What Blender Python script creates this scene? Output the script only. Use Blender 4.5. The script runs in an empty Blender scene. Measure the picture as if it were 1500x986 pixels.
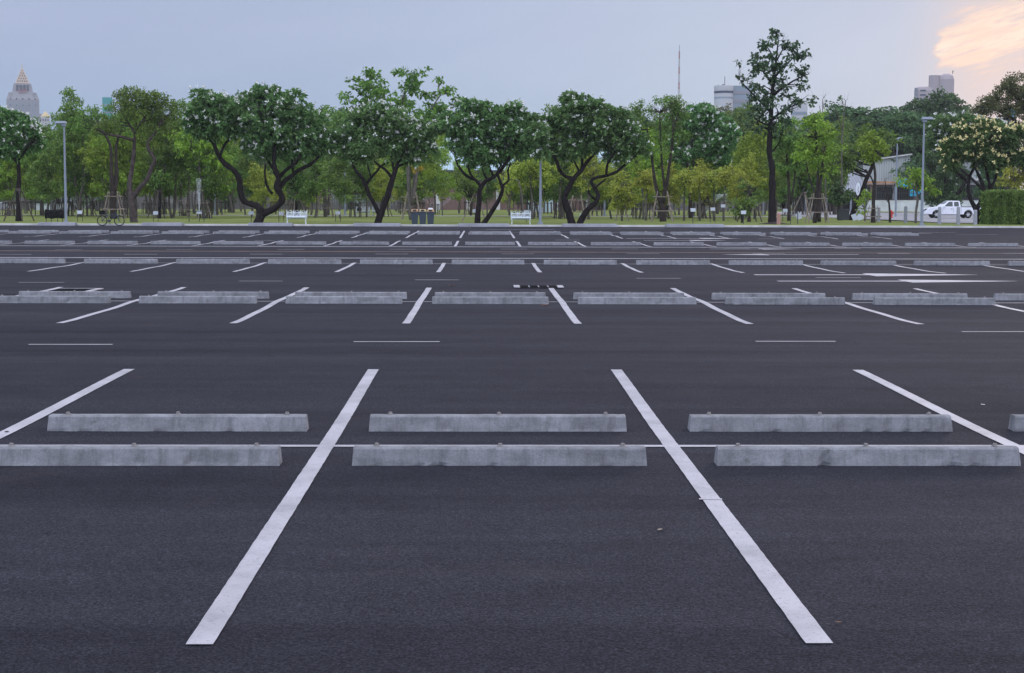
import bpy, bmesh, math, random
import numpy as np
from mathutils import Vector, Matrix
random.seed(7)
rng = np.random.default_rng(11)
S = bpy.context.scene
COL = S.collection
PI = math.pi

# ------------------------------------------------------------------ camera
F = 2334.0; W0, H0 = 1500.0, 986.0
CH = 1.815
YAW = math.radians(-0.98); PITCH = math.radians(4.97); ROLL = math.radians(0.17)
R = Matrix.Rotation(YAW, 3, 'Z') @ Matrix.Rotation(PI/2 - PITCH, 3, 'X') @ Matrix.Rotation(ROLL, 3, 'Z')
CAM = Vector((0, 0, CH))
cd = bpy.data.cameras.new('camera'); cam = bpy.data.objects.new('camera', cd); COL.objects.link(cam)
cd.sensor_width = 36; cd.lens = F/W0*36; cd.clip_start = 0.1; cd.clip_end = 9000
cam.matrix_world = Matrix.Translation(CAM) @ R.to_4x4()
S.camera = cam

def ray(px, py):
    return R @ Vector(((px-W0/2)/F, -(py-H0/2)/F, -1.0))
def P(px, py, Y):
    d = ray(px, py); return CAM + d*(Y/d.y)
ZT = [(-20, .02), (6, .02), (12, .02), (16.5, .05), (20, .03), (24, -.022), (34, -.022), (45, -.02), (60, -.04), (80, -.03), (96, 0), (400, 0)]
def zg(x, y):
    if y <= ZT[0][0]: z = ZT[0][1]
    elif y >= ZT[-1][0]: z = ZT[-1][1]
    else:
        for (a, za), (b, zb) in zip(ZT, ZT[1:]):
            if a <= y <= b:
                t = (y-a)/(b-a); t = t*t*(3-2*t); z = za+(zb-za)*t; break
    k = min(1, max(0, (y-18)/6)) * min(1, max(0, (98-y)/8))
    z += k*(.007*math.sin(y*1.15+.05*x+.6)+.005*math.sin(y*.47+.09*x+2)+.004*math.sin(y*2.3-.04*x))
    return z
def G(px, py, zp=None):
    d = ray(px, py); z = zp if zp is not None else 0.0
    for _ in range(1 if zp is not None else 12):
        t = (z-CH)/d.z; p = CAM + d*t
        if zp is None: z = zg(p.x, p.y)
    p.z = z
    return p
LZ = .12   # lawn height
def L(px, py): return G(px, py, LZ)

# ------------------------------------------------------------------ materials
def new_mat(name):
    m = bpy.data.materials.new(name); m.use_nodes = True
    nt = m.node_tree; b = nt.nodes['Principled BSDF']
    return m, nt, b
def N(nt, t, **k):
    n = nt.nodes.new(t)
    for a, v in k.items():
        if a in n.inputs.keys() if isinstance(a, str) else False: n.inputs[a].default_value = v
        else: setattr(n, a, v)
    return n
def ramp(nt, stops, inp):
    r = nt.nodes.new('ShaderNodeValToRGB'); e = r.color_ramp.elements
    while len(e) < len(stops): e.new(.5)
    for q, (p, c) in zip(e, stops):
        q.position = p; q.color = (*c, 1) if len(c) == 3 else c
    nt.links.new(inp, r.inputs[0]); return r.outputs[0]
def noise(nt, vec, scale, detail=4, rough=.55):
    n = nt.nodes.new('ShaderNodeTexNoise'); n.inputs['Scale'].default_value = scale
    n.inputs['Detail'].default_value = detail; n.inputs['Roughness'].default_value = rough
    if vec is not None: nt.links.new(vec, n.inputs['Vector'])
    return n.outputs['Fac']
def coords(nt, scale=(1, 1, 1), kind='Object', loc=(0, 0, 0)):
    t = nt.nodes.new('ShaderNodeTexCoord'); m = nt.nodes.new('ShaderNodeMapping')
    m.inputs['Scale'].default_value = scale; m.inputs['Location'].default_value = loc
    nt.links.new(t.outputs[kind], m.inputs['Vector']); return m.outputs[0]
def mixc(nt, fac, a, b, mode='MIX'):
    m = nt.nodes.new('ShaderNodeMix'); m.data_type = 'RGBA'; m.blend_type = mode
    for s, v in ((0, fac), (6, a), (7, b)):
        if hasattr(v, 'links'): nt.links.new(v, m.inputs[s])
        else: m.inputs[s].default_value = v if s == 0 else (*v, 1)
    return m.outputs[2]
def math_(nt, op, a, b=None, clamp=False):
    m = nt.nodes.new('ShaderNodeMath'); m.operation = op; m.use_clamp = clamp
    for i, v in enumerate((a, b)):
        if v is None: continue
        if hasattr(v, 'links'): nt.links.new(v, m.inputs[i])
        else: m.inputs[i].default_value = v
    return m.outputs[0]
def bump(nt, b, h, strength, dist):
    n = nt.nodes.new('ShaderNodeBump'); n.inputs['Strength'].default_value = strength; n.inputs['Distance'].default_value = dist
    nt.links.new(h, n.inputs['Height']); nt.links.new(n.outputs[0], b.inputs['Normal'])
def mat(name, col, rough=.7, var=.15, scale=3., metal=0., spec=.3, kind='Object', bmp=0):
    m, nt, b = new_mat(name)
    v = noise(nt, coords(nt, kind=kind), scale, 5)
    lo = tuple(c*(1-var) for c in col); hi = tuple(min(1, c*(1+var)) for c in col)
    nt.links.new(ramp(nt, [(.3, lo), (.7, hi)], v), b.inputs['Base Color'])
    b.inputs['Roughness'].default_value = rough; b.inputs['Metallic'].default_value = metal
    b.inputs['Specular IOR Level'].default_value = spec
    if bmp: bump(nt, b, v, .5, bmp)
    return m
M = {}
def asphalt():
    m, nt, b = new_mat('asphalt')
    big = noise(nt, coords(nt, (.10, .9, 1)), 1.0, 4, .6)
    bands = noise(nt, coords(nt, (.035, .42, 1), loc=(3, 9, 0)), 1.0, 3, .6)
    streak = noise(nt, coords(nt, (.05, 2.6, 1), loc=(1, 2, 0)), 1.0, 3, .5)
    fine = noise(nt, coords(nt), 85, 2, .8)
    grit = noise(nt, coords(nt, loc=(7, 3, 0)), 38, 3, .75)
    mid = noise(nt, coords(nt), 1.7, 6, .7)
    c = ramp(nt, [(.36, (.0110, .0112, .0155)), (.62, (.0345, .0348, .0430))], bands)
    c = mixc(nt, .5, c, ramp(nt, [(.36, (.0115, .0117, .0160)), (.64, (.0335, .0338, .0415))], big))
    c = mixc(nt, .35, c, ramp(nt, [(.32, (.0125, .0130, .0190)), (.7, (.0310, .0320, .0430))], mid))
    c = mixc(nt, .5, c, ramp(nt, [(.3, (.70, .70, .71)), (.7, (1.25, 1.25, 1.24))], streak), 'MULTIPLY')
    c = mixc(nt, 1.0, c, ramp(nt, [(.34, (.40, .40, .41)), (.5, (.97, .97, .97)), (.66, (2.1, 2.05, 2.0))], fine), 'MULTIPLY')
    c = mixc(nt, .45, c, ramp(nt, [(.36, (.62, .62, .62)), (.5, (1, 1, 1)), (.68, (1.6, 1.6, 1.6))], grit), 'MULTIPLY')
    vo = nt.nodes.new('ShaderNodeTexVoronoi'); vo.inputs['Scale'].default_value = 8; nt.links.new(coords(nt), vo.inputs['Vector'])
    sp = ramp(nt, [(.0, (1, 1, 1)), (.045, (0, 0, 0))], vo.outputs['Distance'])
    gate = math_(nt, 'GREATER_THAN', noise(nt, coords(nt), 4.1, 2), .58)
    c = mixc(nt, math_(nt, 'MULTIPLY', math_(nt, 'MULTIPLY', sp, gate), .7), c, (.24, .23, .22))
    st = ramp(nt, [(.60, (0, 0, 0)), (.78, (1, 1, 1))], noise(nt, coords(nt, (.8, .8, 1), loc=(1.7, 4.1, 0)), .55, 5, .7))
    c = mixc(nt, math_(nt, 'MULTIPLY', st, .35), c, (.062, .048, .044))
    nt.links.new(c, b.inputs['Base Color'])
    b.inputs['Roughness'].default_value = .9; b.inputs['Specular IOR Level'].default_value = .10
    bump(nt, b, math_(nt, 'ADD', fine, math_(nt, 'ADD', grit, mid)), .6, .006)
    return m
M['asphalt'] = asphalt()
def paint(name, col, dirt=.35):
    m, nt, b = new_mat(name)
    n1 = noise(nt, coords(nt), 1.6, 6, .7); n2 = noise(nt, coords(nt), 60, 3, .7); n3 = noise(nt, coords(nt, (1, .25, 1)), 9, 4, .7)
    c = ramp(nt, [(.34, tuple(x*(1-dirt) for x in col)), (.58, col)], n1)
    c = mixc(nt, math_(nt, 'MULTIPLY', ramp(nt, [(.52, (0, 0, 0)), (.75, (1, 1, 1))], n3), .30), c, tuple(x*.55 for x in col))
    c = mixc(nt, math_(nt, 'MULTIPLY', ramp(nt, [(.58, (0, 0, 0)), (.68, (1, 1, 1))], n2), .75), c, (.13, .13, .14))
    nt.links.new(c, b.inputs['Base Color']); b.inputs['Roughness'].default_value = .6
    bump(nt, b, n2, .3, .003)
    return m
M['white_paint'] = paint('white_road_paint', (.42, .41, .43), .30)
M['faint_paint'] = paint('worn_road_paint', (.42, .41, .42), .4)
M['orange_paint'] = paint('orange_road_paint', (.34, .20, .13), .5)
def concrete():
    m, nt, b = new_mat('stained_concrete')
    t = nt.nodes.new('ShaderNodeTexCoord'); oi = nt.nodes.new('ShaderNodeObjectInfo')
    off = nt.nodes.new('ShaderNodeVectorMath'); off.operation = 'ADD'
    cx = nt.nodes.new('ShaderNodeCombineXYZ'); r = math_(nt, 'MULTIPLY', oi.outputs['Random'], 37.)
    nt.links.new(r, cx.inputs[0]); nt.links.new(r, cx.inputs[1])
    nt.links.new(t.outputs['Object'], off.inputs[0]); nt.links.new(cx.outputs[0], off.inputs[1])
    def mp(s):
        q = nt.nodes.new('ShaderNodeMapping'); q.inputs['Scale'].default_value = s; nt.links.new(off.outputs[0], q.inputs['Vector']); return q.outputs[0]
    blot = noise(nt, mp((1, 1, 2.2)), 3.2, 6, .65); stk = noise(nt, mp((1, 1, .12)), 14, 5, .7); fine = noise(nt, mp((1, 1, 1)), 90, 3, .7)
    c = ramp(nt, [(.30, (.135, .140, .147)), (.5, (.205, .213, .224)), (.7, (.265, .275, .29))], blot)
    c = mixc(nt, math_(nt, 'MULTIPLY', ramp(nt, [(.47, (0, 0, 0)), (.70, (1, 1, 1))], stk), .60), c, (.080, .082, .082))
    spots = noise(nt, mp((1, 1, 1)), 11, 4, .6)
    c = mixc(nt, math_(nt, 'MULTIPLY', ramp(nt, [(.62, (0, 0, 0)), (.72, (1, 1, 1))], spots), .5), c, (.09, .088, .085))
    c = mixc(nt, .8, c, ramp(nt, [(.3, (.75, .75, .75)), (.7, (1.15, 1.15, 1.15))], fine), 'MULTIPLY')
    tone = math_(nt, 'ADD', math_(nt, 'MULTIPLY', oi.outputs['Random'], .16), .92)
    hs = nt.nodes.new('ShaderNodeHueSaturation'); nt.links.new(tone, hs.inputs['Value']); nt.links.new(c, hs.inputs['Color'])
    nt.links.new(hs.outputs[0], b.inputs['Base Color']); b.inputs['Roughness'].default_value = .85
    bump(nt, b, math_(nt, 'ADD', fine, blot), .5, .006)
    return m
M['concrete'] = concrete()
M['kerb'] = mat('kerb_concrete', (.50, .50, .48), .85, .2, 1.5)
M['slab'] = mat('slab_concrete', (.25, .26, .28), .85, .25, .8)
def grass():
    m, nt, b = new_mat('lawn')
    a = noise(nt, coords(nt), .35, 6, .7); f = noise(nt, coords(nt, (1, .5, 1)), 9, 5, .8)
    c = ramp(nt, [(.3, (.10, .130, .035)), (.5, (.165, .205, .055)), (.72, (.235, .245, .085))], a)
    c = mixc(nt, .8, c, ramp(nt, [(.3, (.6, .6, .6)), (.7, (1.35, 1.35, 1.35))], f), 'MULTIPLY')
    nt.links.new(c, b.inputs['Base Color']); b.inputs['Roughness'].default_value = .95
    b.inputs['Specular IOR Level'].default_value = .1
    bump(nt, b, f, 1, .05)
    return m
M['grass'] = grass()
M['earth'] = mat('far_ground', (.07, .09, .045), .95, .4, .05, spec=.1)
M['path'] = mat('path_concrete', (.42, .41, .38), .9, .12, .6)
M['road2'] = mat('pale_road', (.26, .26, .27), .9, .12, .5)
def leafmat(name, cols, trans=.35, sc=.8):
    """cols: dark, mid, bright; varied clump by clump and leaf by leaf"""
    m, nt, b = new_mat(name)
    g = nt.nodes.new('ShaderNodeNewGeometry'); oi = nt.nodes.new('ShaderNodeObjectInfo')
    n = noise(nt, coords(nt), sc, 3, .6)
    k = math_(nt, 'ADD', math_(nt, 'MULTIPLY', n, .62), math_(nt, 'MULTIPLY', g.outputs['Random Per Island'], .42))
    c = ramp(nt, [(.25, cols[0]), (.52, cols[1]), (.82, cols[2])], k)
    hs = nt.nodes.new('ShaderNodeHueSaturation')
    nt.links.new(math_(nt, 'ADD', math_(nt, 'MULTIPLY', oi.outputs['Random'], .30), .85), hs.inputs['Value'])
    nt.links.new(math_(nt, 'ADD', math_(nt, 'MULTIPLY', oi.outputs['Random'], .03), .485), hs.inputs['Hue'])
    nt.links.new(c, hs.inputs['Color']); c = hs.outputs[0]
    nt.links.new(c, b.inputs['Base Color']); b.inputs['Roughness'].default_value = .55; b.inputs['Specular IOR Level'].default_value = .3
    tr = nt.nodes.new('ShaderNodeBsdfTranslucent'); nt.links.new(c, tr.inputs['Color'])
    mx = nt.nodes.new('ShaderNodeMixShader'); mx.inputs[0].default_value = trans
    nt.links.new(b.outputs[0], mx.inputs[1]); nt.links.new(tr.outputs[0], mx.inputs[2])
    nt.links.new(mx.outputs[0], nt.nodes['Material Output'].inputs['Surface'])
    return m
M['lf_plum'] = leafmat('frangipani_leaf', ((.032, .090, .026), (.110, .235, .068), (.27, .43, .16)))
M['lf_plumy'] = leafmat('frangipani_leaf_pale', ((.03, .075, .022), (.08, .165, .045), (.15, .25, .09)))
M['lf_dark'] = leafmat('dark_leaf', ((.028, .066, .024), (.072, .145, .050), (.14, .235, .08)), .3, .35)
M['lf_mid'] = leafmat('mid_green_leaf', ((.048, .10, .022), (.125, .225, .040), (.23, .36, .075)), .35, .6)
M['lf_light'] = leafmat('fresh_green_leaf', ((.10, .165, .022), (.225, .345, .040), (.36, .49, .07)), .4, .7)
M['lf_yellow'] = leafmat('yellow_green_leaf', ((.13, .175, .022), (.34, .40, .055), (.54, .57, .11)), .4, .9)
M['lf_gold'] = leafmat('golden_flower', ((.25, .19, .02), (.50, .38, .04), (.7, .58, .1)), .3, 1.)
M['lf_olive'] = leafmat('olive_brown_leaf', ((.045, .055, .020), (.10, .11, .036), (.18, .18, .065)), .3, .5)
M['lf_tall'] = leafmat('tall_tree_leaf', ((.022, .050, .024), (.055, .110, .045), (.11, .18, .075)), .3, .6)
M['fl_white'] = mat('white_petal', (.66, .68, .62), .5, .05)
M['fl_yellow'] = mat('cream_yellow_petal', (.72, .64, .30), .5, .1)
M['bark_dark'] = mat('dark_bark', (.015, .0125, .013), .9, .5, 5, spec=.1, bmp=.03)
M['bark_brown'] = mat('brown_bark', (.042, .034, .030), .9, .4, 5, spec=.1, bmp=.03)
M['bark_pale'] = mat('pale_bark', (.115, .105, .09), .9, .3, 5, spec=.1, bmp=.02)
M['bark_red'] = mat('reddish_bark', (.062, .050, .046), .9, .5, 4, spec=.1, bmp=.03)
M['stake'] = mat('weathered_stake_wood', (.075, .062, .055), .9, .4, 6, spec=.1)
M['stake_pale'] = mat('pale_stake_wood', (.26, .22, .18), .9, .3, 6, spec=.1)
M['galv'] = mat('galvanised_steel', (.23, .265, .31), .5, .1, 2, .3)
M['bolt'] = mat('dull_bolt_metal', (.20, .19, .18), .7, .3, 30)
M['darkmetal'] = mat('dark_metal', (.05, .055, .06), .5, .1, 2, .3)
M['white_metal'] = mat('white_enamel', (.60, .65, .68), .45, .06, 4)
M['bin_blue'] = mat('slate_blue_plastic', (.040, .055, .075), .5, .12, 4)
M['bin_top'] = mat('tan_plastic', (.50, .30, .15), .5, .15, 6)
M['bin_top2'] = mat('sandy_plastic', (.48, .38, .20), .5, .15, 6)
M['black'] = mat('black_rubber', (.014, .014, .016), .7, .1)
M['tarp'] = mat('black_tarpaulin', (.008, .008, .009), .8, .3, 5, 0, .1, bmp=.05)
M['carwhite'] = mat('white_car_paint', (.70, .73, .78), .25, .03, 2, spec=.5)
M['glass'] = mat('tinted_glass', (.035, .05, .055), .08, .1, spec=.6)
M['chrome'] = mat('rim_alloy', (.55, .56, .58), .3, .1, metal=.7)
M['red'] = mat('red_lens', (.45, .03, .02), .4, .1)
M['pinkpost'] = mat('salmon_painted_post', (.36, .20, .17), .7, .2, 8)
M['bollard'] = mat('grey_bollard', (.27, .28, .31), .8, .15, 5)
M['plate'] = mat('dull_white_plate', (.42, .46, .50), .5, .1)
M['mist'] = None
def brickm():
    m, nt, b = new_mat('red_brick')
    br = nt.nodes.new('ShaderNodeTexBrick'); br.inputs['Scale'].default_value = 1.6
    t = nt.nodes.new('ShaderNodeTexCoord'); s = nt.nodes.new('ShaderNodeSeparateXYZ'); c = nt.nodes.new('ShaderNodeCombineXYZ')
    nt.links.new(t.outputs['Object'], s.inputs[0]); nt.links.new(s.outputs[0], c.inputs[0]); nt.links.new(s.outputs[2], c.inputs[1])
    nt.links.new(c.outputs[0], br.inputs['Vector'])
    br.inputs['Color1'].default_value = (.17, .085, .07, 1); br.inputs['Color2'].default_value = (.12, .065, .055, 1); br.inputs['Mortar'].default_value = (.2, .17, .16, 1)
    nt.links.new(br.outputs['Color'], b.inputs['Base Color']); b.inputs['Roughness'].default_value = .9
    return m
M['brick'] = brickm()
def corr(name, col, sc=5.5):
    m, nt, b = new_mat(name)
    wv = nt.nodes.new('ShaderNodeTexWave'); wv.inputs['Scale'].default_value = sc*.16; wv.inputs['Distortion'].default_value = .0
    nt.links.new(coords(nt), wv.inputs['Vector'])
    n1 = noise(nt, coords(nt, (1, 1, .2)), .8, 4)
    c = mixc(nt, n1, tuple(x*.8 for x in col), tuple(min(1, x*1.15) for x in col))
    c = mixc(nt, .8, c, ramp(nt, [(.15, (.72, .72, .72)), (.3, (1, 1, 1))], wv.outputs['Fac']), 'MULTIPLY')
    nt.links.new(c, b.inputs['Base Color']); b.inputs['Roughness'].default_value = .6
    bump(nt, b, wv.outputs['Fac'], .6, .04)
    return m
M['corr_white'] = corr('white_corrugated_sheet', (.42, .45, .44))
M['corr_blue'] = corr('pale_blue_roof_sheet', (.36, .48, .52))
M['corr_grey'] = corr('grey_roof_sheet', (.22, .24, .27))
M['teal'] = mat('teal_awning', (.05, .26, .25), .6, .1)
M['cyan'] = mat('cyan_tarp', (.02, .42, .66), .5, .15, 1)
M['orangetrim'] = mat('orange_fascia', (.38, .20, .09), .7, .3, 1)
M['wallwhite'] = mat('stained_white_wall', (.50, .54, .54), .9, .14, .7)
M['greywall'] = mat('grey_render', (.22, .22, .235), .9, .2, .5)
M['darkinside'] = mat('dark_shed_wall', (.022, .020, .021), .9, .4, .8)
M['fencewood'] = corr('weathered_fence_boards', (.15, .14, .142), 14)
M['tower_stone'] = mat('pinkish_cladding', (.235, .235, .255), .8, .08, .05)
M['tower_glass'] = mat('bluish_curtain_wall', (.20, .24, .28), .4, .2, .06)
M['spire'] = mat('ochre_spire_tiles', (.42, .33, .25), .7, .15, .2)
M['darkwin'] = mat('dark_window', (.035, .05, .08), .3, .2, .5)
M['gold'] = mat('yellow_ochre_roof', (.52, .42, .22), .6, .1, .2)
M['conc_tower'] = mat('lilac_grey_concrete', (.34, .30, .31), .85, .06, .03)
M['white_bld'] = mat('white_building', (.42, .43, .44), .8, .07, .05)
M['redpaint'] = mat('mast_red', (.36, .24, .24), .7, .1)
M['letters'] = mat('dull_red_letters', (.28, .08, .10), .6, .1)
M['hedge'] = leafmat('hedge_leaf', ((.035, .085, .018), (.13, .24, .048), (.32, .46, .12)), .25, 2.)
M['leaf_litter'] = mat('dry_leaf', (.17, .09, .05), .8, .3, 20)
M['bikeblue'] = mat('navy_frame_paint', (.03, .045, .09), .35, .1)
M['purple'] = mat('indigo_panel', (.05, .05, .26), .6, .2)

# ------------------------------------------------------------------ mesh helpers
class MB:
    def __init__(s): s.v = []; s.f = []
    def add(s, vs, fs):
        o = len(s.v); s.v += [tuple(v) for v in vs]; s.f += [tuple(i+o for i in f) for f in fs]; return s
    def box(s, c, d, rz=0, rx=0, ry=0, top=(1, 1)):
        x, y, z = (q/2 for q in d); m = Matrix.Rotation(rz, 3, 'Z') @ Matrix.Rotation(ry, 3, 'Y') @ Matrix.Rotation(rx, 3, 'X')
        vs = []
        for sz in (-1, 1):
            k = top if sz > 0 else (1, 1)
            for sx, sy in ((-1, -1), (1, -1), (1, 1), (-1, 1)):
                vs.append(Vector(c) + m @ Vector((sx*x*k[0], sy*y*k[1], sz*z)))
        return s.add(vs, [(3, 2, 1, 0), (4, 5, 6, 7), (0, 1, 5, 4), (1, 2, 6, 5), (2, 3, 7, 6), (3, 0, 4, 7)])
    def tube(s, pts, rad, n=7, cap=True, jit=0):
        pts = [Vector(p) for p in pts]
        if not hasattr(rad, '__len__'): rad = [rad]*len(pts)
        vs, fs = [], []; up = Vector((0.123, .97, .21))
        for i, p in enumerate(pts):
            t = (pts[min(i+1, len(pts)-1)] - pts[max(i-1, 0)]).normalized()
            a = up.cross(t)
            if a.length < 1e-4: a = Vector((1, 0, 0)).cross(t)
            a.normalize(); b = t.cross(a).normalized(); up = b.cross(a)*-1 if False else up
            for k in range(n):
                w = 2*PI*k/n; rr = rad[i]*(1+jit*(random.random()-.5))
                vs.append(p + a*math.cos(w)*rr + b*math.sin(w)*rr)
        for i in range(len(pts)-1):
            for k in range(n):
                fs.append((i*n+k, i*n+(k+1) % n, (i+1)*n+(k+1) % n, (i+1)*n+k))
        if cap: fs.append(tuple(range(n-1, -1, -1))); fs.append(tuple((len(pts)-1)*n+k for k in range(n)))
        return s.add(vs, fs)
    def prism(s, poly, h0, h1, axis='y'):
        """poly in (x,z) extruded along y from h0 to h1 (axis y) or (x,y) along z"""
        n = len(poly)
        f = (lambda a, b, h: (a, h, b)) if axis == 'y' else (lambda a, b, h: (a, b, h))
        vs = [f(a, b, h0) for a, b in poly] + [f(a, b, h1) for a, b in poly]
        fs = [tuple(range(n)), tuple(range(2*n-1, n-1, -1))] + [(i, i+n, (i+1) % n+n, (i+1) % n) for i in range(n)]
        return s.add(vs, fs)
    def lathe(s, prof, n=16, c=(0, 0, 0)):
        vs, fs = [], []
        for r, z in prof:
            for k in range(n):
                w = 2*PI*k/n; vs.append((c[0]+r*math.cos(w), c[1]+r*math.sin(w), c[2]+z))
        for i in range(len(prof)-1):
            for k in range(n): fs.append((i*n+k, i*n+(k+1) % n, (i+1)*n+(k+1) % n, (i+1)*n+k))
        fs.append(tuple(range(n-1, -1, -1))); fs.append(tuple((len(prof)-1)*n+k for k in range(n)))
        return s.add(vs, fs)
    def ring(s, c, r, t, n=20, m=6, axis='y'):
        vs, fs = [], []
        for i in range(n):
            a = 2*PI*i/n
            for k in range(m):
                b = 2*PI*k/m; q = r+t*math.cos(b); h = t*math.sin(b)
                vs.append((c[0]+q*math.cos(a), c[1]+h, c[2]+q*math.sin(a)))
        for i in range(n):
            for k in range(m):
                fs.append((i*m+k, i*m+(k+1) % m, ((i+1) % n)*m+(k+1) % m, ((i+1) % n)*m+k))
        return s.add(vs, fs)
    def mesh(s, name, m=None, fixn=True):
        me = bpy.data.meshes.new(name); me.from_pydata(s.v, [], s.f)
        if fixn:
            b = bmesh.new(); b.from_mesh(me); bmesh.ops.recalc_face_normals(b, faces=b.faces); b.to_mesh(me); b.free()
        if m: me.materials.append(M[m])
        return me
    def build(s, name, m=None, parent=None, loc=None, bevel=0, smooth=False, fixn=True):
        o = bpy.data.objects.new(name, s.mesh(name, m, fixn)); COL.objects.link(o)
        if parent: o.parent = parent
        if loc is not None: o.location = loc
        if bevel:
            b = o.modifiers.new('bevel', 'BEVEL'); b.width = bevel; b.segments = 2; b.limit_method = 'ANGLE'
        if smooth: o.data.polygons.foreach_set('use_smooth', [True]*len(o.data.polygons))
        return o
def npmesh(name, V, nper, m):
    """V: (k*nper,3) polygons with nper vertices each"""
    V = np.asarray(V, dtype=np.float32); nv = len(V); nf = nv//nper
    me = bpy.data.meshes.new(name)
    me.vertices.add(nv); me.vertices.foreach_set('co', V.ravel())
    me.loops.add(nv); me.loops.foreach_set('vertex_index', np.arange(nv, dtype=np.int32))
    me.polygons.add(nf); me.polygons.foreach_set('loop_start', np.arange(0, nv, nper, dtype=np.int32))
    me.polygons.foreach_set('loop_total', np.full(nf, nper, dtype=np.int32))
    me.update(); me.validate(); me.materials.append(M[m]); return me
def nob(name, me, parent=None, loc=None):
    o = bpy.data.objects.new(name, me); COL.objects.link(o)
    if parent: o.parent = parent
    if loc is not None: o.location = loc
    return o
def tag(o, label=None, cat=None, group=None, kind=None):
    if label: o['label'] = label
    if cat: o['category'] = cat
    if group: o['group'] = group
    if kind: o['kind'] = kind
    return o
def thing(name, label, cat, loc=(0, 0, 0), rz=0, group=None):
    o = bpy.data.objects.new(name, None); COL.objects.link(o); o.empty_display_size = .3
    o.location = loc; o.rotation_euler = (0, 0, rz); return tag(o, label, cat, group)
KIDS = {}
def dup(root, loc, rz=0, sc=1, label=None, group=None):
    r = root.copy(); COL.objects.link(r); r.location = loc; r.rotation_euler = (0, 0, rz)
    r.scale = sc if hasattr(sc, '__len__') else (sc, sc, sc)
    if label: r['label'] = label
    if group: r['group'] = group
    if root.name not in KIDS: KIDS[root.name] = [c for c in root.children]
    for ch in KIDS[root.name]:
        c = ch.copy(); COL.objects.link(c); c.parent = r
        for g in ch.children:
            d = g.copy(); COL.objects.link(d); d.parent = c
    return r
ORD = ['first', 'second', 'third', 'fourth', 'fifth', 'sixth', 'seventh', 'eighth', 'ninth', 'tenth', 'eleventh', 'twelfth', 'thirteenth', 'fourteenth', 'fifteenth', 'sixteenth', 'seventeenth', 'eighteenth', 'nineteenth', 'twentieth', 'twenty first', 'twenty second', 'twenty third', 'twenty fourth']
# ------------------------------------------------------------------ the lot
KY = 101.0     # kerb face
def grid(x0, x1, nx, ys, zf, name, m):
    xs = np.linspace(x0, x1, nx); vs = [(float(x), float(y), zf(float(x), float(y))) for y in ys for x in xs]
    fs = [(j*nx+i, j*nx+i+1, (j+1)*nx+i+1, (j+1)*nx+i) for j in range(len(ys)-1) for i in range(nx-1)]
    b = MB(); b.add(vs, fs); o = b.build(name, m, fixn=False, smooth=True); return o
ys = np.concatenate([np.arange(-14, 20, .5), np.arange(20, KY+.01, .25)])
tag(grid(-60, 60, 61, ys, zg, 'parking_lot_asphalt', 'asphalt'), kind='structure', label='dark asphalt surface of the empty parking lot')
b = MB(); b.box((0, 3900, -.38), (16000, 8400, .4)); tag(b.build('ground', 'earth'), kind='structure')
# lawn with gentle relief
def zl(x, y): return LZ
lawn = grid(-110, 75, 60, np.concatenate([np.arange(KY+.15, 130, 1.5), np.arange(130, 262, 4)]), lambda x, y: LZ+.03*math.sin(x*.35+y*.2)*min(1, (y-KY-.1)/6), 'lawn', 'grass')
tag(lawn, kind='structure', label='mown lawn under the trees beyond the kerb')
b = MB(); b.box((-20, KY+.075, .06), (170, .15, .13)); tag(b.build('kerb', 'kerb', bevel=.02), kind='structure', label='pale concrete kerb between the lot and the lawn')
b = MB(); b.box((60, KY+20, .03), (30, 40, .05))

def strip(pts, w, name, m, lift=.006, seg=.25, jit=.0025, parent=None):
    """painted strip following the ground; pts two world xy points"""
    a, c = Vector(pts[0][:2]), Vector(pts[1][:2]); n = max(1, int((c-a).length/seg)); d = (c-a).normalized(); q = Vector((-d.y, d.x))
    vs, fs = [], []
    for i in range(n+1):
        p = a+(c-a)*i/n
        for s in (-1, 0, 1):
            e = p+q*s*(w/2+(random.uniform(-jit, jit) if s else 0)); vs.append((e.x, e.y, zg(e.x, e.y)+lift))
    for i in range(n):
        for k in (0, 1): fs.append((i*3+k, (i+1)*3+k, (i+1)*3+k+1, i*3+k+1))
    b = MB(); b.add(vs, fs); o = b.build(name, m, fixn=False, parent=parent)
    if sum(p.normal.z for p in o.data.polygons) < 0: o.data.flip_normals()
    return o
GX = -1.145
def yrow(py): return G(710, py).y
rowsdef = [('nearest', 945, 542, range(-3, 4), .112), ('second', 474.5, 422, range(-5, 7), .112), ('third', 399, 385.6, range(-8, 9), .105),
           ('fourth', 361.0, 353.3, range(-9, 14), .10), ('fifth', 349, 338.5, range(-12, 9), .10)]
for nm, p0, p1, ks, w in rowsdef:
    y0, y1 = yrow(p0), yrow(p1)
    for j, k in enumerate(ks):
        x = GX+2.5*k
        o = strip(((x, y0), (x, y1)), w, 'parking_line', 'white_paint', seg=.09 if nm == 'nearest' else .25, jit=.0016 if nm == 'nearest' else .003)
        tag(o, 'white painted bay line, %s from the left in the %s row of bays' % (ORD[j], nm), kind='structure', group='bay lines of the %s row' % nm)
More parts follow.
